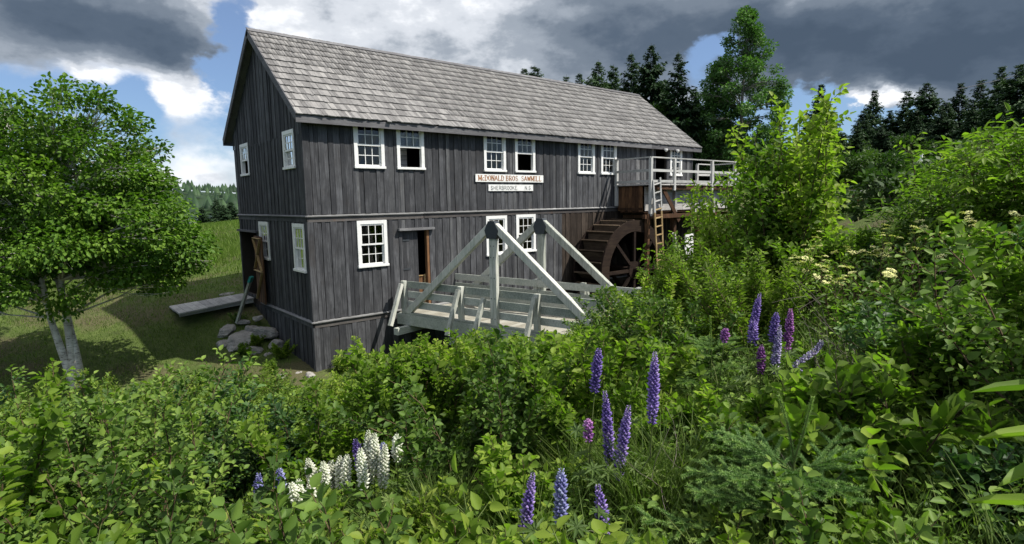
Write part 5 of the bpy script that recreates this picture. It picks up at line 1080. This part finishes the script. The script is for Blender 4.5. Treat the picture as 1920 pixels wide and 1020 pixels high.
# far wood on the hill beyond the river: one mass
rs = np.random.default_rng(8); n = 1500
a = rs.uniform(RAD(-32), RAD(40), n); r = rs.uniform(395, 760, n); hh = -3+np.clip((r-380)/200,0,1)*(11+5*np.sin(a*5.1+1)+2.5*np.sin(a*17)+.02*(r-380))
hs = rs.uniform(6, 11, n); k = 7; ang = np.linspace(0, 2*math.pi, k, endpoint=False)
base = np.stack([-5.8+r*np.sin(a), -15.6+r*np.cos(a), hh],1); rd = hs*rs.uniform(.22,.45,n)
ringv = base[:,None]+np.stack([np.cos(ang)*1., np.sin(ang)*1., np.zeros(k)],1)[None]*rd[:,None,None]*rs.uniform(.6,1.2,(n,k))[...,None]+np.array([0,0,1.])*(hs*.22)[:,None,None]
top = base+np.array([0,0,1.])*hs[:,None]
V = np.concatenate([ringv, top[:,None]],1).reshape(-1,3); F = np.concatenate([np.arange(n)[:,None]*(k+1)+np.array([i,(i+1)%k,k]) for i in range(k)],0)
o = obj('far_wood', np_mesh('far_wood', V, [F], M['needle'], tone=np.tile(rs.random(n), k))); tag(o, 'dark distant woodland along the far shore', kind='stuff')

# ---------------------------------------------------------------- the bank's named plants
def sapling(name, x, y, hgt, spread, nst, LL, LW_, leaf, seed, label, group, twig=.35, lpt=13, stem='stem', lean=(0,0), compound=0, cat='shrub'):
    """taller bush with few stems, side branches and hanging leaves; compound > 0 sets feathered leaves of that many pairs"""
    rs = np.random.default_rng(seed); e = empty(name, (x,y,H(x,y)-.05)); lines, P, D, N, Ls, Tn = [], [], [], [], [], []
    for i in range(nst):
        a = rs.uniform(0,6.283); tilt = rs.uniform(.02, spread); ln = hgt*rs.uniform(.6,1.02) if i else hgt*1.02
        if i == 0: tilt = .03
        pts = curve_pts((.08*math.cos(a),.08*math.sin(a),-.05), (math.cos(a)*math.sin(tilt)+lean[0], math.sin(a)*math.sin(tilt)+lean[1], math.cos(tilt)), ln, 9, rs, .06, .0)
        lines.append((pts, np.linspace(.017,.003,9)*(.5+.2*hgt))); ntw = int(ln*9)
        for k in range(ntw):
            t_ = .10+.9*(k+rs.random())/ntw; q = t_*8; j = min(7,int(q)); p = pts[j]+(pts[j+1]-pts[j])*(q-j); sd_ = unit(pts[j+1]-pts[j]); b = k*2.4+rs.uniform(-.5,.5)
            tw = unit(sd_*.75+np.array([math.cos(b),math.sin(b),.12])*.8); tl = twig*rs.uniform(.5,1.25)*(1.15-.6*t_)*(1+.12*hgt)
            tp = curve_pts(p, tw, tl, 5, rs, .08, .03); lines.append((tp, np.linspace(.0045,.0012,5))); nl = max(3, int(lpt*tl/.35))
            for c in range(nl):
                s = (c+.5*rs.random())/nl*4; jj = min(3,int(s)); pp = tp[jj]+(tp[jj+1]-tp[jj])*(s-jj); dd = unit(tp[jj+1]-tp[jj]); ph = c*2.4+rs.uniform(-.4,.4)
                u1 = unit(np.cross(dd,[.2,.3,1.])); u2 = np.cross(dd,u1); od = unit(u1*math.cos(ph)+u2*math.sin(ph)); ld = unit(od*.8+dd*.5+np.array([0,0,-.18+.25*rs.random()]))
                tn = np.clip(.42+.17*rs.normal()+(.15 if c > nl*.7 else 0),0,1)
                if not compound:
                    P.append(pp+ld*.02); D.append(ld); N.append(unit(np.array([0,0,1.])+od*.3+rs.normal(size=3)*.35)); Ls.append(LL*rs.uniform(.6,1.15)); Tn.append(tn)
                else:
                    rl = LL*2.2*rs.uniform(.8,1.2); sv = unit(np.cross(ld,[0,0,1.])); lines.append((np.array([pp, pp+ld*rl*.5+np.array([0,0,.01]), pp+ld*rl]), np.array([.0018,.0014,.0008])))
                    for m_ in range(compound):
                        f_ = (m_+1.)/(compound+.4)
                        for sg in (-1,1):
                            P.append(pp+ld*rl*f_); D.append(unit(sv*sg+ld*.55+np.array([0,0,-.25])+rs.normal(size=3)*.15)); N.append(unit(np.array([0,0,1.])+rs.normal(size=3)*.25)); Ls.append(LL*rs.uniform(.8,1.1)); Tn.append(tn)
                    P.append(pp+ld*rl); D.append(ld+np.array([0,0,-.1])); N.append(unit(np.array([0,0,1.])+rs.normal(size=3)*.25)); Ls.append(LL*1.1); Tn.append(tn)
    Ls = np.array(Ls); V, F = leaf_arrays(P, D, N, Ls, Ls*LW_/LL, .25)
    obj('foliage', np_mesh('foliage', V, [F], M[leaf], tone=np.repeat(Tn,2)), e)
    V, F = strip_tubes(lines, 5); obj('stems', np_mesh('stems', V, [F], M[stem]), e); tag(e, label, cat, group); return e, np.array(P)
BG = 'tall bushes on the right bank'
sapling('poplar_sapling', 3.50,-11.75, 3.55, .22, 15, .115, .088, 'leaf_yellow', 301, 'tall bright green broad-leaved sapling rising above the thicket against the wood', BG)
sapling('poplar_sapling', 2.95,-11.35, 3.2, .28, 12, .11, .08, 'leaf_big', 302, 'shorter bright broad-leaved sapling just left of the tallest one', BG)
sapling('cherry_bush', 3.25,-10.35, 3.05, .34, 13, .115, .054, 'leaf_yellow', 303, 'wide bush with hanging pointed leaves in front of the flume platform', BG)
sapling('cherry_bush', 3.0,-9.85, 2.2, .42, 12, .11, .05, 'leaf_alder', 304, 'bush with hanging pointed leaves beside the ladder and wheel', BG)
sapling('cherry_bush', 3.75,-10.75, 3.1, .24, 7, .105, .05, 'leaf_alder', 305, 'thin-topped bush whose shoots cross the platform railing', BG)
sapling('cherry_bush', 2.5,-10.9, 2.1, .38, 11, .11, .055, 'leaf_alder', 315, 'leafy bush at the foot of the bright saplings, bridge side', BG)
sapling('elder_bush', 2.2,-15.1, 1.95, .42, 7, .105, .040, 'leaf_alder', 306, 'feather-leaved bush at the right edge, highest on the bank', BG, twig=.42, lpt=6, compound=3)
sapling('elder_bush', 2.5,-14.4, 1.8, .45, 7, .105, .040, 'leaf_alder', 307, 'feather-leaved bush on the bank, second from the right edge', BG, twig=.42, lpt=6, compound=3)
sapling('elder_bush', 2.9,-13.6, 1.6, .45, 6, .10, .038, 'leaf_rose', 308, 'darker feather-leaved bush between the bright sapling and the right edge', BG, twig=.42, lpt=6, compound=3)
sapling('elder_bush', 3.4,-13.1, 1.7, .45, 6, .10, .038, 'leaf_alder', 309, 'feather-leaved bush right behind the cream blossoms', BG, twig=.42, lpt=6, compound=3)
sapling('cherry_bush', 5.3,-12.7, 2.35, .40, 10, .105, .05, 'leaf_alder', 316, 'leafy bush right of the tall bright sapling, before the timber crib', BG)
sapling('cherry_bush', 5.2,-13.7, 2.2, .42, 10, .105, .05, 'leaf_rose', 317, 'darker leafy bush below the white post', BG)
sapling('cherry_bush', 4.6,-14.6, 2.1, .42, 10, .105, .05, 'leaf_alder', 318, 'leafy bush high on the bank behind the feather-leaved ones', BG)
# cream flowering bushes
def cream_bush(x, y, hgt, seed, label):
    e, P = sapling('flowering_elder', x, y, hgt, .5, 8, .075, .034, 'leaf_rose', seed, label, 'cream-flowered bushes on the bank', twig=.3, lpt=12)
    rs = np.random.default_rng(seed+7); top = P[(P[:,2] > hgt*.62)]; sel = top[rs.choice(len(top), 34, replace=False)]
    me = None
    for c in sel:
        if me is None:
            n = 90; r = .055*np.sqrt(rs.random(n)); a = rs.uniform(0,6.283,n); p = np.stack([r*np.cos(a), r*np.sin(a), .012-6*r*r*.8+rs.normal(size=n)*.004],1)
            V, F = kite_arrays(p, np.stack([np.cos(a*3),np.sin(a*3),np.zeros(n)+.1],1), np.tile([0,0,1.],(n,1)), np.full(n,.013), np.full(n,.012)); me = np_mesh('blossom', V, [F], M['cream'], tone=rs.random(n))
        o = obj('blossom', me, e, tuple(c+np.array([0,0,.11]))); o.rotation_euler = (rs.normal()*.25, rs.normal()*.25, rs.uniform(0,6)); s = rs.uniform(.45,.95); o.scale = (s,s,s)
cream_bush(1.5,-13.25, 1.2, 320, 'bush with flat cream blossoms at the foot of the tall sapling')
cream_bush(1.2,-13.95, 1.1, 321, 'bush with flat cream blossoms, nearer and right of its twin')
cream_bush(1.7,-12.55, 1.2, 322, 'low bush with flat cream blossoms, left of the others')

cream_bush(1.25,-14.55, 1.0, 330, 'bush with cream blossoms near the right edge of the bank')
cream_bush(.55,-13.35, .95, 331, 'bush with cream blossoms, front one of the flowering bushes')
# young spruces with needle-clad shoots
def young_spruce(x, y, hgt, rad, seed, label, leader=2, z=None):
    rs = np.random.default_rng(seed); e = empty('young_spruce', (x,y,(H(x,y) if z is None else z)-.03)); lines = []; shoots = []
    top = hgt*.62
    lines.append((np.array([(0,0,0),(0,0,top*.5),(0,0,top)]), np.array([.014,.010,.006])))
    for k in range(leader):
        a = 2.2+k*2.6; d = unit(np.array([math.cos(a)*.16, math.sin(a)*.16, 1])); pts = curve_pts((0,0,top*.97), d, hgt-top, 6, rs, .05); lines.append((pts, np.linspace(.006,.003,6))); shoots.append((pts, 1.))
    zz = .1*hgt
    while zz < top:
        t_ = zz/top; R = rad*(1.05-.62*t_)
        for k in range(5):
            a = rs.uniform(0,6.283); d = np.array([math.cos(a), math.sin(a), .10+.45*t_]); bl_ = R*rs.uniform(.7,1.1)
            pts = curve_pts((0,0,zz), d, bl_, 6, rs, .06, .04); lines.append((pts, np.linspace(.005,.002,6))); shoots.append((pts, .75))
            for f_ in np.arange(.28, 1., .21):
                j = min(4,int(f_*5)); p = pts[j]+(pts[j+1]-pts[j])*(f_*5-j); dd = unit(pts[j+1]-pts[j]); sv = unit(np.cross(dd,[0,0,1.]))
                for sg in (-1,1):
                    sp = curve_pts(p, dd*.75+sv*sg*.8+np.array([0,0,.05]), bl_*.42*(1.15-f_)*rs.uniform(.7,1.2)+.04, 4, rs, .08, .03); shoots.append((sp, .7))
        zz += hgt*.105*rs.uniform(.7,1.3)
    P, D, S, L_, T = [], [], [], [], []
    for pts, up_ in shoots:
        ln = np.linalg.norm(np.diff(pts, axis=0),axis=1).sum(); n = int(ln*2400); t_ = rs.random(n)*(len(pts)-1); j = np.minimum(t_.astype(int), len(pts)-2)
        p = pts[j]+(pts[j+1]-pts[j])*(t_-j)[:,None]; dd = unit(pts[j+1]-pts[j]); r = unit(np.cross(dd, rs.normal(size=(n,3)))); nd = unit(dd*.6+r*.9+np.array([0,0,.15]))
        P.append(p); D.append(nd); S.append(unit(np.cross(nd, rs.normal(size=(n,3))))); L_.append(rs.uniform(.011,.020,n)); T.append(np.clip(.22+.60*(t_/(len(pts)-1))**2+(.2 if up_ == 1. else 0)+.13*rs.normal(size=n),0,1))
    P, D, S, L_, T = (np.concatenate(q) for q in (P,D,S,L_,T)); V, F = tri_arrays(P, D, S, L_, np.full(len(P),.0032))
    obj('needles', np_mesh('needles', V, [F], M['needle_young'], tone=T), e); V, F = strip_tubes(lines,4); obj('stems', np_mesh('stems', V, [F], M['greenstem']), e)
    tag(e, label, 'spruce', 'young spruces on the bank'); return e
young_spruce(-3.15,-14.5, .88, .80, 401, 'young blue-green spruce with upright twin leaders nearest the camera')
young_spruce(-1.15,-12.88, .88, .60, 402, 'young dark blue-green spruce left of the far lupin group', leader=1)
young_spruce(-3.75,-14.25, .42, .40, 403, 'low young spruce between the near lupins and the twin-leader spruce', leader=1)
young_spruce(-4.65,-13.25, .36, .42, 404, 'small bushy spruce seedling in the foreground right of the white lupins', leader=1)

# lupins ------------------------------------------------------------------------------------------
PET = {'violet':'violet','blue':'blue','pink':'pink','pale':'pale','white':'whitepetal'}
def lupin(x, y, ztop, spike, kind, seed, label):
    rs = np.random.default_rng(seed); g = H(x,y); hgt = ztop-g; spike *= 1.2 if kind == 'white' else 1.05; e = empty('lupin', (x,y,g)); bend = seed == 514
    lean = rs.normal(size=2)*.06
    tt = np.linspace(0,1,14); ax = np.stack([lean[0]*(tt**1.5-1)*hgt, lean[1]*(tt**1.5-1)*hgt, tt*hgt],1)
    if bend: ax[:,0] -= .20*np.exp(-((tt-.55)/.20)**2)*1.0; ax[:,1] += .10*np.exp(-((tt-.55)/.2)**2)
    at = lambda z: np.array([np.interp(z, ax[:,2], ax[:,i]) for i in range(3)])
    V, F = strip_tubes([(ax, np.linspace(.006,.002,14))],5); obj('stem', np_mesh('stem', V, [F], M['greenstem']), e)
    z = hgt-spike; V, F4, T = [], [], []; P, D, N, Ls, Tn = [], [], [], [], []; k = 0
    r0 = .038 if kind != 'white' else .042
    while z < hgt-.004:
        t_ = (z-(hgt-spike))/spike; c = at(z); prof = (.70+.30*min(1,t_*6))*(1-max(0,(t_-.55)/.45)**1.6*.80); n = 6 if t_ < .85 else 5
        for q in range(n):
            if rs.random() < (.30 if t_ < .15 else .05): continue
            a = q*6.283/n+k*.52+rs.normal()*.10; od = np.array([math.cos(a), math.sin(a), 0]); up_ = .25+.5*t_; ln = r0*prof*rs.uniform(.85,1.15)
            d = unit(od+np.array([0,0,up_])); tn = np.clip(.38+.26*rs.normal()+.35*max(0,t_-.7)/.3*(kind!='white'),0,1)
            # keel and wings: a plump pointed pod; banner: an upturned petal behind
            s = unit(np.cross(d,[0,0,1.])); w_ = np.cross(s,d); b = c+od*.005; o_ = len(V)
            V += [b, b+d*ln*.5+s*ln*.26, b+d*ln*.5+w_*ln*.34, b+d*ln*.5-s*ln*.26, b+d*ln*.5-w_*ln*.22, b+d*ln+w_*ln*.10]
            F4 += [(o_,o_+1,o_+2),(o_,o_+2,o_+3),(o_,o_+3,o_+4),(o_,o_+4,o_+1),(o_+5,o_+2,o_+1),(o_+5,o_+3,o_+2),(o_+5,o_+4,o_+3),(o_+5,o_+1,o_+4)]; T += [tn]*8
            if t_ < .88:
                P.append(b+d*ln*.25+w_*ln*.2); D.append(unit(w_*.9+d*.55)); N.append(-d+w_*.3); Ls.append(ln*.72); Tn.append(np.clip(tn+.12,0,1))
        z += .0175*(1.15-.55*t_)*(.8 if kind == 'white' else 1)*1.05; k += 1
    V2, F2 = leaf_arrays(P, D, N, np.array(Ls), np.array(Ls)*.85, .05, .18); nV = len(V)
    obj('flower_spike', np_mesh('flower_spike', np.concatenate([np.array(V), V2]), [np.array(F4), F2+nV], M[PET[kind]], tone=np.r_[T, np.repeat(Tn,2)]), e)
    # palmate leaves on long stalks
    P, D, N, Ls, Tn, lines = [], [], [], [], [], []
    for q in range(8):
        z0 = hgt*rs.uniform(.05,.55) if hgt > .3 else .05; z0 = min(z0, hgt-spike-.05); c = at(max(.02,z0)); a = q*2.4+rs.uniform(-.4,.4); pl = rs.uniform(.10,.22)
        tip = c+np.array([math.cos(a)*pl, math.sin(a)*pl, .07+.10*rs.random()]); lines.append((np.array([c,(c+tip)/2+np.array([0,0,.02]),tip]), np.array([.0022,.0018,.0014])))
        nrm = unit(np.array([math.cos(a)*.4, math.sin(a)*.4, 1.])); u1 = unit(np.cross(nrm,[.1,1,0])); u2 = np.cross(nrm,u1); tn = rs.uniform(.3,.75)
        for m_ in range(9):
            b = m_*6.283/9; P.append(tip); D.append(u1*math.cos(b)+u2*math.sin(b)+nrm*.22); N.append(nrm); Ls.append(rs.uniform(.055,.085)); Tn.append(np.clip(tn+rs.normal()*.06,0,1))
    Ls = np.array(Ls); V, F = leaf_arrays(P, D, N, Ls, Ls*.24, .18, .35); obj('leaves', np_mesh('leaves', V, [F], M['lupin_leaf'], tone=np.repeat(Tn,2)), e)
    V, F = strip_tubes(lines,3); obj('leaf_stalks', np_mesh('leaf_stalks', V, [F], M['greenstem']), e)
    tag(e, label, 'lupin', 'white lupins' if kind == 'white' else 'purple lupins')
LUP_LABEL = ['violet lupin standing directly above another in the centre of the bank','long violet lupin in the centre, directly below the slim one','tiny pinkish lupin bud left of the long central violet one','tall violet lupin between the long central one and the thick one','thickest violet lupin spike, highest of the central group',
 'violet lupin cut by the bottom edge, leftmost of the near three','slim blue-violet lupin, middle of the near three','violet lupin with pale tip at the bottom edge, right of the near three',
 'tallest violet lupin at the left of the far group','short violet lupin leaning on the tallest of the far group','violet lupin in the middle of the far group behind the pale one','purple-pink lupin, rightmost upright one of the far group','pale lilac lupin in front of the far group','short purple-pink lupin at the foot of the far group','bent pale violet lupin arching alone right of the far group','tiny purple lupin half hidden left of the far group',
 'small blue lupin, leftmost flower in the foreground','small blue lupin just left of the white clump','violet lupin rising behind the tall white spikes','small blue lupin between the tall white spikes',
 'tallest white lupin spike','white lupin close behind the tallest white spike','leaning white lupin, rightmost of the white clump','white lupin standing low right of the tallest white spike','white lupin low left of the tallest white spike','white lupin at the left of the low white row, tallest there','second white lupin of the low white row','third white lupin of the low white row','fourth white lupin of the low white row','white lupin of the low row nearest the tall spikes','low ragged white lupin at the front of the clump','leftmost low ragged white lupin','low white lupin below the start of the white row']
for k, (l, lab) in enumerate(zip(LUPINS, LUP_LABEL)): lupin(*l, 500+k, lab)

# sprouts with large leaves right in front, seen from above
for k, (x, y, hgt, lab) in enumerate([
 (-5.64,-13.02,1.26,'large-leaved sprout standing up near the bottom left'),
 (-5.24,-13.36,.86,'large-leaved sprout left of the white lupins'),
 (-4.46,-13.88,0.93,'pointed large-leaved sprout in front of the white lupins, bottom centre'),
 (-4.45,-14.28,0.79,'large-leaved sprout between the near lupins'),
 (-4.93,-13.76,0.72,'low large-leaved sprout under the white lupins'),
 (-4.66,-13.86,0.74,'large-leaved sprout right of the white lupins at the bottom edge'),
 (-5.89,-12.96,1.17,'large-leaved sprout in the bottom left corner'),
 (-3.31,-15,0.42,'large-leaved sprout at the bottom right beside grass stalks'),
 (-4.12,-14.72,0.6,'broad-leaved sprout in front of the twin-leader spruce'),
 (-5.5,-13.41,1.12,'low large-leaved sprout at the bottom edge, left third'),
]): sapling('alder_sprout', x, y, hgt, .25, 3, .075, .048, 'leaf_yellow' if k % 2 else 'leaf_alder', 600+k, lab, 'large-leaved sprouts in the foreground', twig=.16, lpt=12, stem='greenstem', cat='sprout')
# a stem with long lance leaves close to the camera at the right edge
e = empty('goldenrod_stem', (-3.93,-15.49,H(-3.93,-15.49))); rs = np.random.default_rng(77); P, D, N, Ls = [], [], [], []
hh_ = 2.90-H(-3.93,-15.49); pts = curve_pts((0,0,0), (-.01,.01,1), hh_, 10, rs, .015)
for k in range(24):
    f_ = .3+.7*k/23; p = np.array([np.interp(f_*9, range(10), pts[:,i]) for i in range(3)]); a = k*2.4+1.9+.3*rs.normal()
    P.append(p); D.append(np.array([math.cos(a), math.sin(a), .12-.25*(1-f_)])); N.append(np.array([0,0,1.])); Ls.append(.215*(1.15-.40*f_)*rs.uniform(.85,1.1))
Ls = np.array(Ls); V, F = leaf_arrays(P, D, N, Ls, Ls*.22, .25, .3); obj('leaves', np_mesh('leaves', V, [F], M['leaf_big'], tone=np.repeat(rs.uniform(.3,.9,24),2)), e)
V, F = strip_tubes([(pts, np.linspace(.006,.003,10))],6); obj('stem', np_mesh('stem', V, [F], M['greenstem']), e); tag(e, 'stem with long lance-shaped leaves reaching in at the right edge', 'plant')
# bare grey twigs in the shaded bank
for k, (x, y, n, lab) in enumerate(((-.6,-14.35,16,'tangle of bare grey twigs in the shaded right bank'),(-1.2,-14.2,12,'bare grey twigs below the bent lupin'),(.1,-14.6,12,'bare twigs among dark leaves near the right edge'),(-4.9,-11.2,5,'few dry stalks behind the white lupins'),(-7.6,-10.6,6,'dry stalks among the shrubs at the lower left'),(-2.4,-11.4,6,'dry stalks between the thick lupin and the footbridge'),(-3.3,-14.2,5,'dry stalks beside the near lupins'))):
    rs = np.random.default_rng(90+k); e = []; g = H(x,y)
    for _ in range(n):
        a = rs.uniform(0,6.283); p = curve_pts((rs.normal()*.22, rs.normal()*.22, .0), (math.cos(a)*.7, math.sin(a)*.7, 1), rs.uniform(.5,1.05), 7, rs, .16); e.append((p, np.linspace(.0036,.001,7)))
        for _ in range(3):
            j = int(rs.integers(2,6)); e.append((curve_pts(p[j], rs.normal(size=3)+np.array([0,0,.6]), .3, 4, rs, .15), np.linspace(.0025,.001,4)))
    V, F = strip_tubes(e,4); o = obj('dead_twigs', np_mesh('dead_twigs', V, [F], M['twig']), None, (x,y,g)); tag(o, lab, 'twigs', 'dead twigs')

# ---------------------------------------------------------------- undergrowth and grass (uncountable)
rs = np.random.default_rng(31)
def in_thicket(x, y):
    ok = (y < -1.6) & ~((x > .8) & (y > -6.9)) & (np.hypot(x+5.79, y+15.61) > 1.15) & (y > -17.5+.25*x-.6)
    dx, dy = x+5.79, y+15.61; fwd_ = dx*.6359+dy*.7718; return ok & (fwd_ > .6)
n = 120000; D_ = 1.2+14*rs.random(n)**1.15; ang = rs.uniform(-.86,.86,n)+.6953; x = -5.79+D_*np.sin(ang)/np.cos(ang-.6953); y = -15.61+D_*np.cos(ang)/np.cos(ang-.6953)
k = in_thicket(x,y); x, y = x[k], y[k]; z = height(x,y); n = len(x)
# taller tufts close to the camera
nt = 3300; tx0 = rs.uniform(0,1,(24,2)); D2 = 1.9+2.6*tx0[:,0]; a2 = .6953+(-.75+1.05*tx0[:,1]); tx = -5.79+D2*np.sin(a2); ty_ = -15.61+D2*np.cos(a2); pick = rs.integers(0,24,nt)
x = np.r_[x, tx[pick]+rs.normal(size=nt)*.07]; y = np.r_[y, ty_[pick]+rs.normal(size=nt)*.07]; z = height(x,y); tuft = np.r_[np.zeros(n,bool), np.ones(nt,bool)]; n = len(x)
isg = (rs.random(n) < .45) | tuft
p = np.stack([x,y,z],1); a = rs.uniform(0,6.283,n)
# grass blades
g_ = np.where(isg)[0]; d = unit(np.stack([np.cos(a[g_])*.35, np.sin(a[g_])*.35, np.ones(len(g_))],1)); Lg = np.where(tuft[g_], rs.uniform(.35,.75,len(g_)), rs.uniform(.18,.5,len(g_)))
s_ = unit(np.cross(d, rs.normal(size=(len(g_),3)))); bent = d*.8+np.stack([np.cos(a[g_]),np.sin(a[g_]),np.zeros(len(g_))],1)*.45
b0, m0, t0 = p[g_], p[g_]+d*Lg[:,None]*.6, p[g_]+d*Lg[:,None]*.6+unit(bent)*Lg[:,None]*.42; wg_ = s_*.0035
V = np.stack([b0-wg_, b0+wg_, m0+wg_*.8, m0-wg_*.8, t0],1).reshape(-1,3); o5 = np.arange(len(g_))[:,None]*5
tn = np.clip(.45+.2*rs.normal(size=len(g_)),0,1)
o = obj('grass_undergrowth', np_mesh('grass_undergrowth', V, [o5+[0,1,2,3], o5+[3,2,4]], M['grass_tall'], tone=np.r_[tn,tn])); tag(o, 'tall grass growing between the shrubs', kind='stuff')
l_ = np.where(~isg)[0]; nl = len(l_); d = unit(np.stack([np.cos(a[l_]), np.sin(a[l_]), .15+.3*rs.random(nl)],1)); hz = rs.random(nl)**1.4*.34
Ls = rs.uniform(.03,.07,nl); V, F = leaf_arrays(p[l_]+np.stack([np.zeros(nl),np.zeros(nl),hz],1), d, unit(np.array([0,0,1.])+rs.normal(size=(nl,3))*.35), Ls, Ls*.6)
o = obj('leafy_undergrowth', np_mesh('leafy_undergrowth', V, [F], M['leaf_rose'], tone=np.repeat(np.clip(.5+.2*rs.normal(size=nl),0,1),2))); tag(o, 'low leafy ground cover between the shrubs', kind='stuff')
# lawn and field grass left of the mill
n = 190000; r = 12+78*rs.random(n)**1.7; ang = RAD(-26)+rs.random(n)*RAD(44); x = -5.79+r*np.sin(ang); y = -15.61+r*np.cos(ang)
k = (y > -2.2) & ~((x > -.15) & (y < 7.2) & (y > -.3)) & ~((x > -2.5) & (x < 0) & (y > 5.1) & (y < 7)) & (rs.random(n) < np.where((np.hypot(x+2.6,y-1.4) < 2.2), .35, 1)); x, y, r = x[k], y[k], r[k]; n = len(x); z = height(x,y); a = rs.uniform(0,6.283,n)
tall = np.clip((y-8)/8, 0, 1)*rs.random(n); Lg = rs.uniform(.05,.13,n)+tall*.38
d = unit(np.stack([np.cos(a)*.4,np.sin(a)*.4,np.ones(n)],1)); s_ = unit(np.stack([-np.sin(a+rs.random(n)*2),np.cos(a),np.zeros(n)],1))
V, F = tri_arrays(np.stack([x,y,z-.01],1), d, s_, Lg, .006+.0006*r)
o = obj('grass', np_mesh('grass', V, [F], M['grass'], tone=np.clip(.4+.2*rs.normal(size=n),0,1))); tag(o, 'short and tall grass on lawn and field left of mill', kind='stuff')
